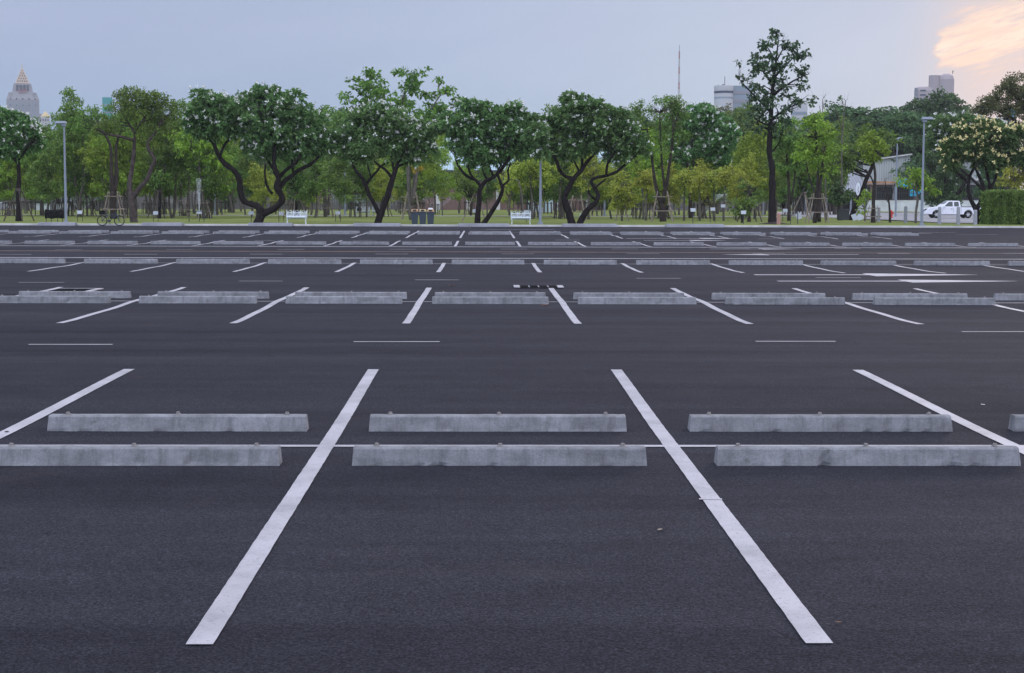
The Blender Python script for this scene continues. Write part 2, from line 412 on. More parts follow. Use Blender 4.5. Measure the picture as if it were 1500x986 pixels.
# double-painted splice on one near line
x = GX+2.5; y = G(1046, 733).y
tag(strip(((x-.074, y+.008), (x+.062, y-.003)), .030, 'paint_splice', 'white_paint', .0085, .03, .006), 'uneven paint overlap on the right near bay line', kind='structure')
def xline(py, xa, xb, w, m, name, lab, lift=.0045):
    y = yrow(py); o = strip(((xa, y), (xb, y)), w, name, m, lift, 1.0, .001); return tag(o, lab, kind='structure')
xline(653.9, -14, 14, .085, 'white_paint', 'row_line', 'thin white line across the nearest row of bays')
xline(442.3, -19, 19, .075, 'faint_paint', 'row_line', 'thin white line across the second row of bays')
xline(386.5, -24, 24, .09, 'faint_paint', 'row_line', 'thin white line at the head of the third row')
xline(378.6, -30, 30, .26, 'white_paint', 'road_edge_line', 'long white edge line on the near side of the through road')
xline(361.8, -34, 34, .26, 'white_paint', 'road_edge_line', 'long white edge line on the far side of the through road')
xline(369.2, -32, 32, .16, 'orange_paint', 'road_centre_line', 'faded orange centre line of the through road')
xline(340.6, -34, 24, .16, 'faint_paint', 'row_line', 'thin white line across the fifth row of bays')
def dash(xa, xb, py, w=.075, m='white_paint'):
    a, c = G(xa, py), G(xb, py); o = strip((a, c), w, 'lane_dash', m, .005, .5, .001)
    tag(o, 'short white lane dash painted on the asphalt', kind='structure', group='lane dashes')
for xa, xb, py in [(42, 165, 505), (518, 644, 501), (1107, 1224, 500.5), (1409, 1530, 486.3)]: dash(xa, xb, py)
for xa, xb, py in [(27, 94, 414), (350, 414, 412), (608, 672, 410.3), (932, 997, 408), (1195, 1261, 407)]: dash(xa, xb, py, .085)
for k in range(-3, 6): dash(550+184*k, 598+184*k, 372.3-.6*k*.35, .14, 'faint_paint')
for k in range(-3, 5): dash(570+163*k, 609+163*k, 365.3-.2*k, .14, 'faint_paint')
for xa, xb, py in [(60, 94, 353), (228, 258, 352.7), (517, 551, 352.5), (813, 849, 351.8), (1111, 1144, 350), (1245, 1279, 348.6), (373, 402, 352.6)]: dash(xa, xb, py, .13, 'faint_paint')
for xa, xb, py in [(712, 812, 336.4), (860, 972, 335.2), (1188, 1240, 333.0), (1332, 1360, 330.2), (560, 690, 334), (1400, 1462, 343.5), (1345, 1400, 341)]: dash(xa, xb, py, .22, 'white_paint' if xa in (712, 1332, 1188) else 'faint_paint')
def arrow(tail, tip, py, w, hw, hl, m='white_paint'):
    a, c = G(tail, py), G(tip, py); d = Vector((c.x-a.x, c.y-a.y)); Ln = d.length; d.normalize(); q = Vector((-d.y, d.x))
    n = 10; vs, fs = [], []
    prof = [(0, w/2), (Ln-hl, w/2), (Ln-hl+.04, hw/2), (Ln, .02)]
    sam = []
    for (s0, w0), (s1, w1) in zip(prof, prof[1:]):
        kk = max(1, int((s1-s0)/.3))
        sam += [(s0+(s1-s0)*i/kk, w0+(w1-w0)*i/kk) for i in range(kk)]
    sam.append(prof[-1])
    for s0, w0 in sam:
        for s in (-1, 0, 1):
            p = Vector((a.x, a.y))+d*s0+q*w0*s; vs.append((p.x, p.y, zg(p.x, p.y)+.0075))
    for i in range(len(sam)-1):
        for k in (0, 1): fs.append((i*3+k, (i+1)*3+k, (i+1)*3+k+1, i*3+k+1))
    o = MB().add(vs, fs).build('direction_arrow', m, fixn=False)
    if sum(p.normal.z for p in o.data.polygons) < 0: o.data.flip_normals()
    return o
for tl, tp, py, w, hw, hl, lab in [(1105, 1432, 403, .26, 1.25, 2.7, 'long white arrow pointing right, farther of the pair before the second row'),
        (1139, 1490, 412.3, .24, 1.15, 2.6, 'long white arrow pointing right, nearer of the pair before the second row'),
        (1258, 1058, 373.2, .22, 1.1, 1.5, 'white arrow pointing left on the near lane of the through road'),
        (1040, 1172, 365.0, .22, 1.1, 1.5, 'white arrow pointing right on the far lane of the through road'),
        (917, 1085, 349.6, .24, 1.3, 1.9, 'white arrow pointing right before the fifth row, farther one'),
        (943, 1064, 352.6, .22, 1.2, 1.6, 'white arrow pointing right before the fifth row, nearer one')]:
    tag(arrow(tl, tp, py, w, hw, hl), lab, kind='structure')

# drain grates
def drain(x0, x1, pyn, pyf, lab, slots):
    a, b_ = G(x0, pyn), G(x1, pyn); y0, y1 = a.y, G(x0, pyf).y; cx, cy = (a.x+b_.x)/2, (y0+y1)/2; wx, wy = b_.x-a.x, y1-y0
    t = thing('drain_grate', lab, 'drain', (cx, cy, max(zg(cx+u*wx/2, cy+v*wy/2) for u in (-1, 0, 1) for v in (-1, 0, 1))+.004))
    b = MB()
    for s in (-1, 1):
        if slots > 2: MB().box((s*(wx/2-.06), 0, .008), (.12, wy, .016)).build('rim', 'faint_paint', t); continue
        b.box((s*(wx/2-.06), 0, .008), (.12, wy, .016)); (b.box((0, s*(wy/2-.02), .008), (wx-.24, .04, .016)) if slots == 2 else None)
    if slots == 2: b.build('rim', 'faint_paint', t)
    n = slots; c = (wx-.24)/n; g = MB()
    for i in range(n):
        xx = -wx/2+.12+c*(i+.5)
        for j in range(8): g.box((xx, -wy/2+.1+(wy-.2)*(j+.5)/8, .009), (c-.03, (wy-.2)/8*.45, .012))
        if i and slots > 2: MB().box((xx-c/2, 0, .008), (.022, wy-.2, .016)).build('divider', 'slab', t)
    g.build('grating', 'tarp', t)
    p = MB().box((0, 0, .004), (wx-.24, wy-.06, .004)).build('sump', 'black', t)
drain(52, 128, 429.3, 424.2, 'square drain grate with white painted rim, left behind the second row', 2)
drain(753, 826, 422.6, 419.0, 'drain grate with white ends beside a bay line, behind the second row centre', 4)

# ------------------------------------------------------------------ wheel stops
STH, STW = .125, .155
def stop_mesh(seed, length):
    r = random.Random(seed); n = 40; prof = []
    vs, fs = [], []
    # cross-section points around: (y, z)
    base = [(-STW/2, 0), (-STW/2+.004, .02), (-.055, STH-.014), (-.043, STH-.002), (0, STH), (.043, STH-.002), (.055, STH-.014), (STW/2-.004, .02), (STW/2, 0)]
    m = len(base)
    chips = [(r.uniform(0, 1), r.uniform(.01, .03), r.uniform(.004, .014)) for _ in range(7)]
    for i in range(n+1):
        t = i/n; x = -length/2+length*t
        for k, (y, z) in enumerate(base):
            yy, zz = y+r.uniform(-.0012, .0012), z+r.uniform(-.0010, .0010)
            if k in (0, 8): zz = 0
            if k in (1, 7):
                for c0, cw, ch in chips:
                    if abs(t-c0) < cw: zz += ch*(1-abs(t-c0)/cw); yy += (.012 if k == 1 else -.012)*(1-abs(t-c0)/cw)
            if k == 0:
                for c0, cw, ch in chips:
                    if abs(t-c0) < cw: yy += .022*(1-abs(t-c0)/cw)
            e = 0
            if i in (0, n):
                e = (-1 if i == 0 else 1)*(.007*(1-zz/STH)) + (0 if k not in (2, 3, 4, 5, 6) else (.002 if i == 0 else -.002))
            vs.append((x+e, yy, zz))
    for i in range(n):
        for k in range(m-1): fs.append((i*m+k, (i+1)*m+k, (i+1)*m+k+1, i*m+k+1))
    fs.append(tuple(range(m))); fs.append(tuple(n*m+k for k in range(m-1, -1, -1)))
    b = MB(); b.add(vs, fs); return b.mesh('stop_body', 'concrete')
SM = {L_: [stop_mesh(s+int(L_*100), L_) for s in range(4)] for L_ in (1.86, 1.98)}
bolt_b = MB(); bolt_b.lathe([(.024, 0), (.024, .006), (.015, .008), (.014, .02), (.009, .023)], 8); boltm = bolt_b.mesh('anchor_bolt', 'bolt')
def wheel_stop(x, y, L_, lab, grp, bolts=True, rz=0):
    z = min(zg(x-L_/2, y), zg(x+L_/2, y), zg(x, y))-.003
    t = thing('wheel_stop', lab, 'wheel stop', (x, y, z), rz, grp)
    k = 1.86 if L_ < 1.93 else 1.98
    o = nob('concrete_block', random.choice(SM[k]), t); o.scale = (L_/k, 1, 1)
    if random.random() < .5: o.rotation_euler = (0, 0, PI)
    if bolts:
        for s in (-.425, 0, .425):
            q = nob('anchor_bolt', boltm, t); q.location = (s*L_+random.uniform(-.01, .01), random.uniform(-.008, .008), STH-.002); q.rotation_euler = (random.uniform(-.1, .1), random.uniform(-.1, .1), random.random())
    return t
extra = {}
def stoprow(edges, py, lab, grp, bolts=True, looks=None):
    cx0 = G(750, py)
    for j, (a, c) in enumerate(edges):
        y = yrow(py)+STW/2
        pa, pc = G(a, py), G(c, py)
        s = cx0.y
        xa, xc = pa.x*s/pa.y, pc.x*s/pc.y
        wheel_stop((xa+xc)/2, y, xc-xa, lab % ORD[j] + (looks[j] if looks else ''), grp, bolts, random.uniform(-.006, .006))
A1 = [(-21, 408), (517, 946.5), (1052, 1494)]
stoprow(A1, 682.5, 'grey concrete wheel stop, %s from the left in the row nearest the camera', 'wheel stops nearest the camera', True, ['', '', ''])
stoprow([(70, 448), (541.5, 917), (1012, 1394.5), (1487.5, 1868)], 632.3, 'grey wheel stop, %s from the left in the back row of the nearest pair', 'wheel stops in the back row of the nearest pair')
stoprow([(-11, 159.7), (203.8, 374.7), (418.9, 588.5), (633.3, 803.3), (847.3, 1019.5), (1063.5, 1237.6), (1281.6, 1457.9)], 445.3, 'concrete wheel stop, %s from the left in the front line of the second double row', 'wheel stops in the front line of the second double row')
stoprow([(28, 190), (231, 392.8), (432.5, 595.3), (637, 799), (840.5, 1002), (1043.8, 1208.8), (1250, 1416.8), (1458.1, 1625)], 438.2, 'concrete wheel stop, %s from the left in the back line of the second double row', 'wheel stops in the back line of the second double row')
stoprow([(-12, 94.7), (123.3, 230.4), (258.5, 365.3), (392.8, 499.6), (527.5, 633.5), (661.9, 767.8), (796.7, 903.5), (932.4, 1039.7), (1068, 1176), (1203, 1312.5), (1339.7, 1449.6), (1478, 1588)], 387.3, 'concrete wheel stop, %s from the left in the single row before the through road', 'wheel stops in the single row before the through road')
stoprow([(686.5-5+92.1*k, 754+92.1*k) for k in range(-8, 10)], 358.9, 'concrete wheel stop, %s from the left in the row just beyond the through road', 'wheel stops in the row just beyond the through road', False)
stoprow([(686.2+74.7*k, 747.2+74.7*k) for k in range(-10, 9)], 343.7, 'concrete wheel stop, %s from the left in the front line of the farthest row', 'wheel stops in the front line of the farthest row', False)
stoprow([(688.0+73.4*k, 747.2+73.4*k) for k in range(-10, 9)], 342.2, 'concrete wheel stop, %s from the left in the back line of the farthest row', 'wheel stops in the back line of the farthest row', False)
# low slabs laid against the kerb
for j, (a, c) in enumerate([(-95, -40), (59, 116), (210, 271), (365, 431), (518, 588), (671, 746), (823, 902), (974, 1057)]):
    pa, pc = G(a, 330.0), G(c, 330.0)
    b = MB(); w = (pc.x-pa.x)*(KY/pa.y); b.box((0, 0, .105), (w, .6, .21), top=(.985, .8))
    if j: tag(b.build('kerb_slab', 'slab', bevel=.015, loc=((pa.x+pc.x)/2*KY/pa.y, KY-.31, 0)), 'low grey concrete slab against the kerb, %s from the left' % ORD[j-1], 'slab', 'low slabs along the kerb')
# litter
def litter(px, py, s, lab, m='leaf_litter'):
    p = G(px, py); b = MB(); n = 7; vs = [(0, 0, .004)]
    for i in range(n):
        a = 2*PI*i/n; vs.append((s*math.cos(a)*random.uniform(.7, 1), s*.5*math.sin(a)*random.uniform(.7, 1), .005+random.uniform(0, s*.08)))
    b.add(vs, [(0, 1+i, 1+(i+1) % n) for i in range(n)])
    o = b.build('fallen_leaf', m, loc=(p.x, p.y, p.z+.004)); tag(o, lab, 'leaf', 'fallen leaves on the asphalt'); o.rotation_euler = (0, 0, random.random()*3)
litter(661, 419, .10, 'orange brown fallen leaf on the asphalt behind the second row')
litter(967, 778, .028, 'pale curled leaf on the near asphalt between the two long lines', 'stake_pale')
litter(1046+182, 914, .018, 'small dry leaf near the foot of the right near bay line')
litter(918, 457, .06, 'dark dry leaf on the aisle before the second row', 'bark_brown')
litter(798, 448, .13, 'rust brown leaf clump at the foot of a second row wheel stop', 'leaf_litter')
litter(10, 634, .035, 'dark dry leaf lying on the left near bay line', 'bark_brown')
litter(1440, 594, .03, 'white scrap on the asphalt right of the nearest pair of rows', 'fl_white')
# ------------------------------------------------------------------ trees
def unit(n):
    v = rng.normal(size=(n, 3)); return v/np.linalg.norm(v, axis=1, keepdims=True)
def leafquads(c, d, Ln, Wd, droop=.15):
    """c centres (n,3), d unit directions, leaf quads folded a little along the length"""
    n = len(c); t = np.cross(d, unit(n)); t /= np.linalg.norm(t, axis=1, keepdims=True)+1e-9
    Ls = Ln*rng.uniform(.65, 1.25, (n, 1)); Ws = Wd*rng.uniform(.7, 1.2, (n, 1))
    mid = c+d*Ls*.55; tip = c+d*Ls; tip[:, 2] -= (Ls*droop)[:, 0]
    return np.stack([c, mid+t*Ws*.5, tip, mid-t*Ws*.5], 1).reshape(-1, 3)
STY = {  # clumps per unit, leaves per clump, clump radius, leaf length, width, fill
 'plum':  dict(lpc=11, cr=.10, L=.34, W=.15, dens=6.6, grow=1.2, mat='lf_plum', mode='rosette', bark='bark_dark'),
 'plumy': dict(lpc=11, cr=.10, L=.33, W=.14, dens=6.2, grow=1.15, mat='lf_plumy', mode='rosette', bark='bark_dark'),
 'dark':  dict(lpc=26, cr=.48, L=.30, W=.17, dens=1.0, mat='lf_dark', mode='puff', bark='bark_brown'),
 'mid':   dict(lpc=24, cr=.42, L=.26, W=.14, dens=1.1, mat='lf_mid', mode='puff', bark='bark_brown'),
 'light': dict(lpc=22, cr=.40, L=.25, W=.14, dens=1.0, mat='lf_light', mode='puff', bark='bark_pale'),
 'yellow': dict(lpc=24, cr=.34, L=.20, W=.12, dens=1.5, mat='lf_yellow', mode='puff', bark='bark_pale'),
 'gold':  dict(lpc=18, cr=.20, L=.15, W=.10, dens=4., mat='lf_gold', mode='puff', bark='bark_pale'),
 'olive': dict(lpc=24, cr=.45, L=.24, W=.15, dens=1.1, mat='lf_olive', mode='puff', bark='bark_dark'),
 'airy':  dict(lpc=22, cr=.34, L=.19, W=.10, dens=1.25, mat='lf_mid', mode='puff', bark='bark_red'),
 'sparse': dict(lpc=14, cr=.30, L=.30, W=.17, dens=.85, grow=1.22, mat='lf_tall', mode='puff', bark='bark_brown'),
 'sparsebig': dict(lpc=11, cr=.30, L=.40, W=.22, dens=.8, mat='lf_mid', mode='puff', bark='bark_pale'),
}
def foliage(blobs, st, k=1.0, seed=None):
    """blobs: (centre(3), radii(3)); returns leaf polygon array and clump centres"""
    cs, ds = [], []
    for c, r in blobs:
        c = np.array(c, float); r = np.array(r, float)*st.get('grow', 1.08)
        ns = int(10+6*r[0]*r[2]/1.5); ns = min(ns, 70)
        u = unit(ns); rr = rng.uniform(.35, .95, (ns, 1))**.7
        sub = c+u*rr*r*.86; sr = rng.uniform(.16, .36, ns)*min(r[0], r[2]*1.3)+.12
        area = (r[0]*r[2]+r[1]*r[2])*PI
        n = int(st['dens']*area*3.2*k); w = sr**2; w /= w.sum()
        pick = rng.choice(ns, n, p=w)
        uu = unit(n); uu[:, 2] = np.where(rng.random(n) < .7, np.abs(uu[:, 2]), uu[:, 2])
        p = sub[pick]+uu*(sr[pick]*rng.uniform(.55, 1.1, n)**.6)[:, None]*np.array([1, 1, .8])
        cs.append(p); o = (p-c)/r; o = o/(np.linalg.norm(o, axis=1, keepdims=True)+1e-6); ds.append(o*.6+uu*.6)
    c = np.concatenate(cs); d = np.concatenate(ds)
    m = st['lpc']; C = np.repeat(c, m, 0); D = np.repeat(d, m, 0); n = len(C)
    if st['mode'] == 'rosette':
        D = D*.55+np.array([0, 0, .35])+unit(n)*.85; D /= np.linalg.norm(D, axis=1, keepdims=True)
        C = C+D*st['cr']*.3+unit(n)*st['cr']*.6
        V = leafquads(C, D, st['L'], st['W'], .22)
    else:
        C = C+unit(n)*st['cr']*rng.random((n, 1))**.5*np.array([1, 1, .7])
        D = D*.3+unit(n); D /= np.linalg.norm(D, axis=1, keepdims=True)
        V = leafquads(C, D, st['L'], st['W'], .2)
    return V, c, d
def flowers(c, d, frac, size=.075, per=6, top=0.):
    s = rng.random(len(c)) < frac*(1+top*(d[:, 2] > .45))
    c = c[s]+d[s]*.30+np.array([0, 0, .08]); n = len(c)
    C = np.repeat(c, per, 0)+unit(n*per)*.06; D = unit(n*per)*.7+np.array([0, -.3, .5]); D /= np.linalg.norm(D, axis=1, keepdims=True)
    # five-petalled: three crossing quads each
    V = [leafquads(C-0*D, unit(len(C)), size*2, size*1.3, 0) for _ in range(2)]
    return np.concatenate(V)
def bez(a, b, sag, n=6, wob=.12):
    a, b = Vector(a), Vector(b); ln = (b-a).length; out = []
    w = Vector((random.gauss(0, 1), random.gauss(0, 1), random.gauss(0, .5)))*ln*wob
    for i in range(n+1):
        t = i/n; p = a.lerp(b, t)+w*math.sin(PI*t)+Vector((0, 0, -sag*ln*t*(1-t)))
        out.append(p)
    return out
def tree_core(name, label, origin, limbs, blobs, sty, k=1., group=None, fl=None, cat='tree', bark=None, twigs=5, extra_blobs=None, n=7):
    """limbs: list of (pts, radii) world; blobs world"""
    O = Vector(origin); st = dict(STY[sty]); t = thing(name, label, cat, O, 0, group)
    mb = MB(); ends = []
    for pts, rad in limbs:
        pts = [Vector(p)-O for p in pts]
        # smooth path with small knobbly jitter
        fine, fr = [], []
        for i in range(len(pts)-1):
            m = 3
            for j in range(m):
                u = j/m; p0 = pts[max(i-1, 0)]; p1, p2 = pts[i], pts[i+1]; p3 = pts[min(i+2, len(pts)-1)]
                q = .5*((2*p1)+(p2-p0)*u+(2*p0-5*p1+4*p2-p3)*u*u+(3*p1-p0-3*p2+p3)*u*u*u)
                fine.append(q); fr.append((rad[i]+(rad[i+1]-rad[i])*u)*random.uniform(.9, 1.12))
        fine.append(pts[-1]); fr.append(rad[-1])
        mb.tube(fine, fr, n, jit=.12)
        ends += list(zip(fine[len(fine)//3:], fr[len(fr)//3:]))
    B = [((Vector(c)-O), r) for c, r in blobs]
    if ends:
        for c, r in B:
            for _ in range(twigs):
                u = unit(1)[0]; tgt = c+Vector((u[0]*r[0], u[1]*r[1], abs(u[2])*r[2]))*.75
                e, er = min(random.sample(ends, min(len(ends), 45)), key=lambda q: (q[0]-tgt).length+(3 if q[0].z > tgt.z else 0))
                pp = bez(e, tgt, .12, 6); r0 = min(er*.6, .075)
                mb.tube(pp, [r0*(1-.8*i/6) for i in range(7)], 4, cap=False)
                for _ in range(3):
                    i = random.randint(2, 5); q = pp[i]+Vector(unit(1)[0])*.5+Vector((0, 0, .15))
                    mb.tube([pp[i], (pp[i]+q)/2+Vector(unit(1)[0])*.12, q], [r0*.4, r0*.28, r0*.1], 3, cap=False)
    mb.build('trunk', bark or st['bark'], t, fixn=False, smooth=True)
    V, c, d = foliage([((p.x, p.y, p.z), r) for p, r in B], st, k)
    nob('crown', npmesh('crown', V, 4, st['mat']), t)
    if fl:
        nob('blossom', npmesh('blossom', flowers(c, d, fl[1], *fl[2:]), 4, fl[0]), t)
    if extra_blobs:
        for nm, s2, bl, k2 in extra_blobs:
            V, _, _ = foliage([(tuple(Vector(q)-O), r) for q, r in bl], STY[s2], k2); nob(nm, npmesh(nm, V, 4, STY[s2]['mat']), t)
    return t
def px_tree(name, label, Y, base, limbs, blobs, sty, dz=.8, **kw):
    """limbs in photo px: list of [(x,y,r),...] ; blobs (x,y,rx,ry[,dy])"""
    s = Y/F; O = P(base[0], base[1], Y); O.z = LZ if kw.pop('onlawn', True) else 0
    LW = []
    for j, l in enumerate(limbs):
        pts, rr = [], []; dy0 = l[0][3] if len(l[0]) > 3 else 0
        drift = random.uniform(-1, 1)*.9
        for i, q in enumerate(l):
            dy = q[3] if len(q) > 3 else dy0+(drift*(i/(len(l)-1)) if j else 0)
            pts.append(P(q[0], q[1], Y+dy)); rr.append(q[2]*s)
        LW.append((pts, rr))
    LW[0][0][0].z = min(LW[0][0][0].z, O.z-.1)
    BW = []
    for q in blobs:
        x, y, rx, ry = q[:4]; dy = q[4] if len(q) > 4 else random.uniform(-.25, .25)*rx*s
        BW.append((tuple(P(x, y, Y+dy)), (rx*s, max(rx, ry)*s*dz, ry*s)))
    eb = kw.pop('eb', None)
    if eb: kw['extra_blobs'] = [(nm, s2, [(tuple(P(x, y, Y+dy)), (rx*s, rx*s, ry*s)) for x, y, rx, ry, dy in bl], k2) for nm, s2, bl, k2 in eb]
    return tree_core(name, label, O, LW, BW, sty, **kw)
yk = 106.5
WF = ('fl_white', .22, .066, 5)
px_tree('frangipani_tree', 'white blossomed frangipani on one straight trunk propped by a tripod, left edge', 112, (28, 325),
  [[(28, 328, 4), (27, 290, 3.2), (28, 255, 3), (26, 232, 2.8)], [(26, 238, 2.6), (14, 226, 2), (2, 214, 1.6)], [(26, 236, 2.2), (36, 222, 1.7), (44, 208, 1.3)], [(26, 240, 2.4), (22, 215, 2), (18, 195, 1.5)]],
  [(-8, 195, 34, 30), (28, 195, 26, 26), (12, 215, 32, 22), (48, 205, 13, 15), (2, 175, 22, 14), (-35, 200, 30, 30)], 'plum', fl=WF, k=1.15, group='frangipani trees along the kerb')
px_tree('twisted_tree', 'tree with thick reddish leaning trunk and a wide fine leaved crown beside the bicycle', 106, (196, 329),
  [[(198, 332, 6.5), (195, 315, 5.6), (193, 298, 5), (192, 284, 4.6)], [(192, 288, 4.2), (190, 268, 3.6), (193, 250, 3), (196, 228, 2.8), (197, 205, 2.4), (200, 180, 1.8)],
   [(193, 292, 4), (204, 276, 3.6), (216, 262, 3.3), (222, 245, 3), (227, 234, 2.6), (219, 222, 2.2), (217, 208, 1.9), (227, 195, 1.6), (236, 180, 1.2)],
   [(197, 206, 2.4), (184, 202, 2.2), (170, 199, 1.9), (155, 196, 1.5), (142, 190, 1)], [(198, 195, 2), (188, 180, 1.5), (178, 165, 1)], [(199, 190, 1.8), (212, 172, 1.4), (225, 155, 1)]],
  [(205, 150, 42, 20), (180, 160, 26, 20), (235, 168, 28, 24), (243, 190, 16, 14), (215, 185, 30, 18), (160, 182, 30, 13), (190, 140, 24, 11), (150, 192, 16, 8), (226, 148, 26, 14)], 'airy', k=1.25, bark='bark_red')
px_tree('frangipani_tree', 'large white blossomed frangipani with zigzag left limb, left of the first white bench', yk, (379, 327),
  [[(377, 331, 7.5), (380, 321, 6.5), (383, 313, 5.6), (380, 305, 5), (372, 300, 4.2), (358, 295, 4.2), (352, 282, 4.2), (351, 264, 4.2), (344, 251, 4), (331, 241, 3.8), (321, 229, 3.2), (313, 210, 2.4), (306, 192, 1.6)],
   [(322, 230, 2.2), (329, 212, 1.8), (341, 200, 1.3)], [(313, 210, 1.8), (300, 200, 1.4), (290, 188, 1)],
   [(381, 317, 5.6), (390, 311, 5), (402, 305, 4.8), (413, 294, 4.6), (411, 284, 4.6), (405, 274, 4.6), (408, 262, 4.2), (403, 248, 3.8), (401, 232, 2.8), (404, 210, 2)],
   [(409, 276, 3.6), (417, 265, 3.4), (429, 256, 3.2), (439, 248, 2.8), (456, 240, 2.4), (472, 224, 1.9), (490, 207, 1.3)], [(407, 262, 3), (419, 249, 2.6), (433, 239, 2.2), (440, 225, 1.6)],
   [(399, 284, 2), (391, 272, 1.8), (388, 255, 1.5), (389, 240, 1.1)], [(403, 250, 2.4), (392, 235, 1.8), (384, 215, 1.2)], [(430, 256, 2), (428, 235, 1.6), (436, 210, 1.1)]],
  [(300, 165, 26, 26), (325, 160, 26, 24), (290, 188, 16, 18), (335, 188, 26, 20), (310, 190, 22, 14), (345, 172, 16, 14),
   (390, 160, 30, 26), (420, 165, 32, 26), (380, 190, 28, 24), (415, 205, 34, 26), (448, 195, 28, 24), (462, 218, 26, 16), (480, 200, 14, 12), (395, 222, 24, 12), (436, 225, 22, 10), (380, 137, 9, 9), (368, 215, 12, 12)], 'plum', fl=WF, twigs=3, group='frangipani trees along the kerb')
px_tree('frangipani_tree', 'frangipani with white blossoms and forked black trunk just left of the three bins', yk, (556, 327),
  [[(552, 330, 6), (556, 318, 5.4), (560, 308, 4.6), (566, 292, 4.4), (571, 275, 4.2), (577, 256, 3.8), (583, 240, 3), (594, 222, 2)], [(556, 314, 4), (548, 298, 3), (541, 286, 2.8), (536, 272, 2.8), (530, 260, 2.4), (521, 250, 2.2), (515, 236, 1.5)],
   [(536, 271, 2), (544, 260, 1.9), (553, 250, 1.7), (558, 243, 1.5), (569, 238, 1.2)], [(544, 260, 1.4), (540, 248, 1.2), (538, 236, .9)], [(575, 262, 2.6), (566, 250, 2), (556, 243, 1.7), (548, 236, 1)], [(582, 244, 2.2), (600, 235, 1.8), (615, 222, 1.2)], [(578, 255, 2), (572, 225, 1.5), (566, 200, 1)]],
  [(520, 190, 22, 26), (512, 215, 18, 16), (545, 180, 28, 22), (575, 178, 28, 22), (540, 212, 28, 20), (572, 210, 28, 22), (603, 195, 24, 24), (622, 215, 20, 18), (600, 228, 20, 12), (525, 235, 16, 8), (640, 195, 8, 10)], 'plum', fl=WF, twigs=3, group='frangipani trees along the kerb')
px_tree('frangipani_tree', 'frangipani with two crossing slim trunks between the bins and the second white bench', yk, (704, 327),
  [[(699, 330, 4.6), (700, 312, 4), (702, 295, 3.8), (702, 282, 3.6), (706, 272, 3.2), (712, 265, 2.8), (722, 260, 2.8), (733, 250, 2.8), (742, 238, 2.4), (751, 227, 1.6)], [(705, 274, 2.6), (697, 264, 2.2), (686, 259, 2.2), (677, 251, 1.9), (670, 240, 1.6), (666, 228, 1.1)],
   [(694, 262, 1.8), (687, 250, 1.5), (686, 238, 1.1)], [(714, 264, 1.8), (708, 252, 1.4), (706, 240, 1)], [(722, 256, 1.8), (717, 244, 1.4), (720, 232, 1)],
   [(706, 330, 4), (715, 318, 3.4), (724, 304, 3.2), (732, 290, 3.2), (736, 276, 2.8), (732, 264, 2), (729, 252, 1.7), (735, 240, 1)], [(736, 272, 1.8), (745, 264, 1.6), (744, 250, 1.4), (748, 238, 1)]],
  [(672, 185, 22, 22), (690, 165, 20, 14), (700, 190, 26, 24), (725, 175, 26, 22), (745, 168, 22, 16), (750, 195, 24, 24), (770, 215, 14, 18), (668, 212, 18, 14), (700, 222, 26, 14), (735, 222, 24, 12), (773, 190, 12, 14), (690, 230, 20, 11), (722, 238, 18, 8)], 'plum', fl=('fl_white', .18, .066, 5), twigs=3, group='frangipani trees along the kerb')
px_tree('frangipani_tree', 'frangipani with white blossoms and U shaped double trunk right of the grey lamp post', yk, (843, 326),
  [[(838, 329, 6), (834, 314, 5.4), (829, 300, 5), (827, 289, 4.6), (832, 277, 4.2), (839, 264, 4), (845, 256, 3.4), (853, 248, 3.2), (859, 238, 2.6), (869, 228, 1.8)], [(839, 262, 3), (828, 258, 2.8), (820, 250, 2.6), (816, 238, 2.4), (810, 228, 2), (802, 218, 1.4)], [(852, 247, 2), (853, 232, 1.7), (850, 212, 1.2)], [(848, 250, 1.6), (843, 240, 1.3), (838, 228, .9)],
   [(848, 329, 5), (856, 314, 4.2), (864, 304, 4), (873, 296, 3.6), (876, 285, 3.2), (870, 274, 2.8), (866, 265, 2.4), (874, 260, 2.2), (890, 257, 2.2), (904, 251, 2), (917, 240, 1.9), (928, 230, 1.5), (938, 220, 1)], [(871, 276, 1.9), (880, 268, 1.6), (888, 262, 1)], [(872, 292, 2), (864, 285, 1.7), (862, 278, 1)], [(888, 257, 1.9), (890, 240, 1.7), (898, 228, 1.2)]],
  [(842, 160, 28, 20), (870, 165, 30, 20), (825, 180, 26, 22), (860, 192, 32, 24), (895, 175, 22, 18), (800, 195, 20, 24), (812, 215, 22, 14), (845, 218, 26, 14), (890, 205, 26, 20), (918, 205, 24, 22), (935, 222, 16, 10), (790, 215, 12, 14), (905, 228, 20, 10), (778, 178, 9, 9), (791, 197, 15, 16, -4.6), (792, 222, 11, 12, -4.4)], 'plum', fl=('fl_white', .18, .066, 5), twigs=3, group='frangipani trees along the kerb')
px_tree('frangipani_tree', 'white blossomed frangipani set farther back with bare pale stems below, behind the yellow bushes', 138, (1012, 318),
  [[(1012, 322, 4), (1011, 290, 3), (1012, 262, 2.4), (1004, 235, 1.8), (995, 215, 1.2)], [(1012, 262, 2), (1022, 240, 1.6), (1035, 215, 1.2)], [(1012, 270, 1.8), (1016, 240, 1.4), (1014, 212, 1)], [(1030, 256, 2), (1050, 242, 1.8), (1068, 225, 1.3)]],
  [(1000, 190, 24, 22), (1025, 172, 26, 18), (1045, 190, 28, 26), (1020, 212, 28, 20), (1060, 205, 22, 24), (985, 215, 14, 16), (1060, 232, 18, 14), (1000, 230, 22, 12)], 'plum', fl=('fl_white', .20, .075, 5), bark='bark_brown', group='frangipani trees along the kerb')
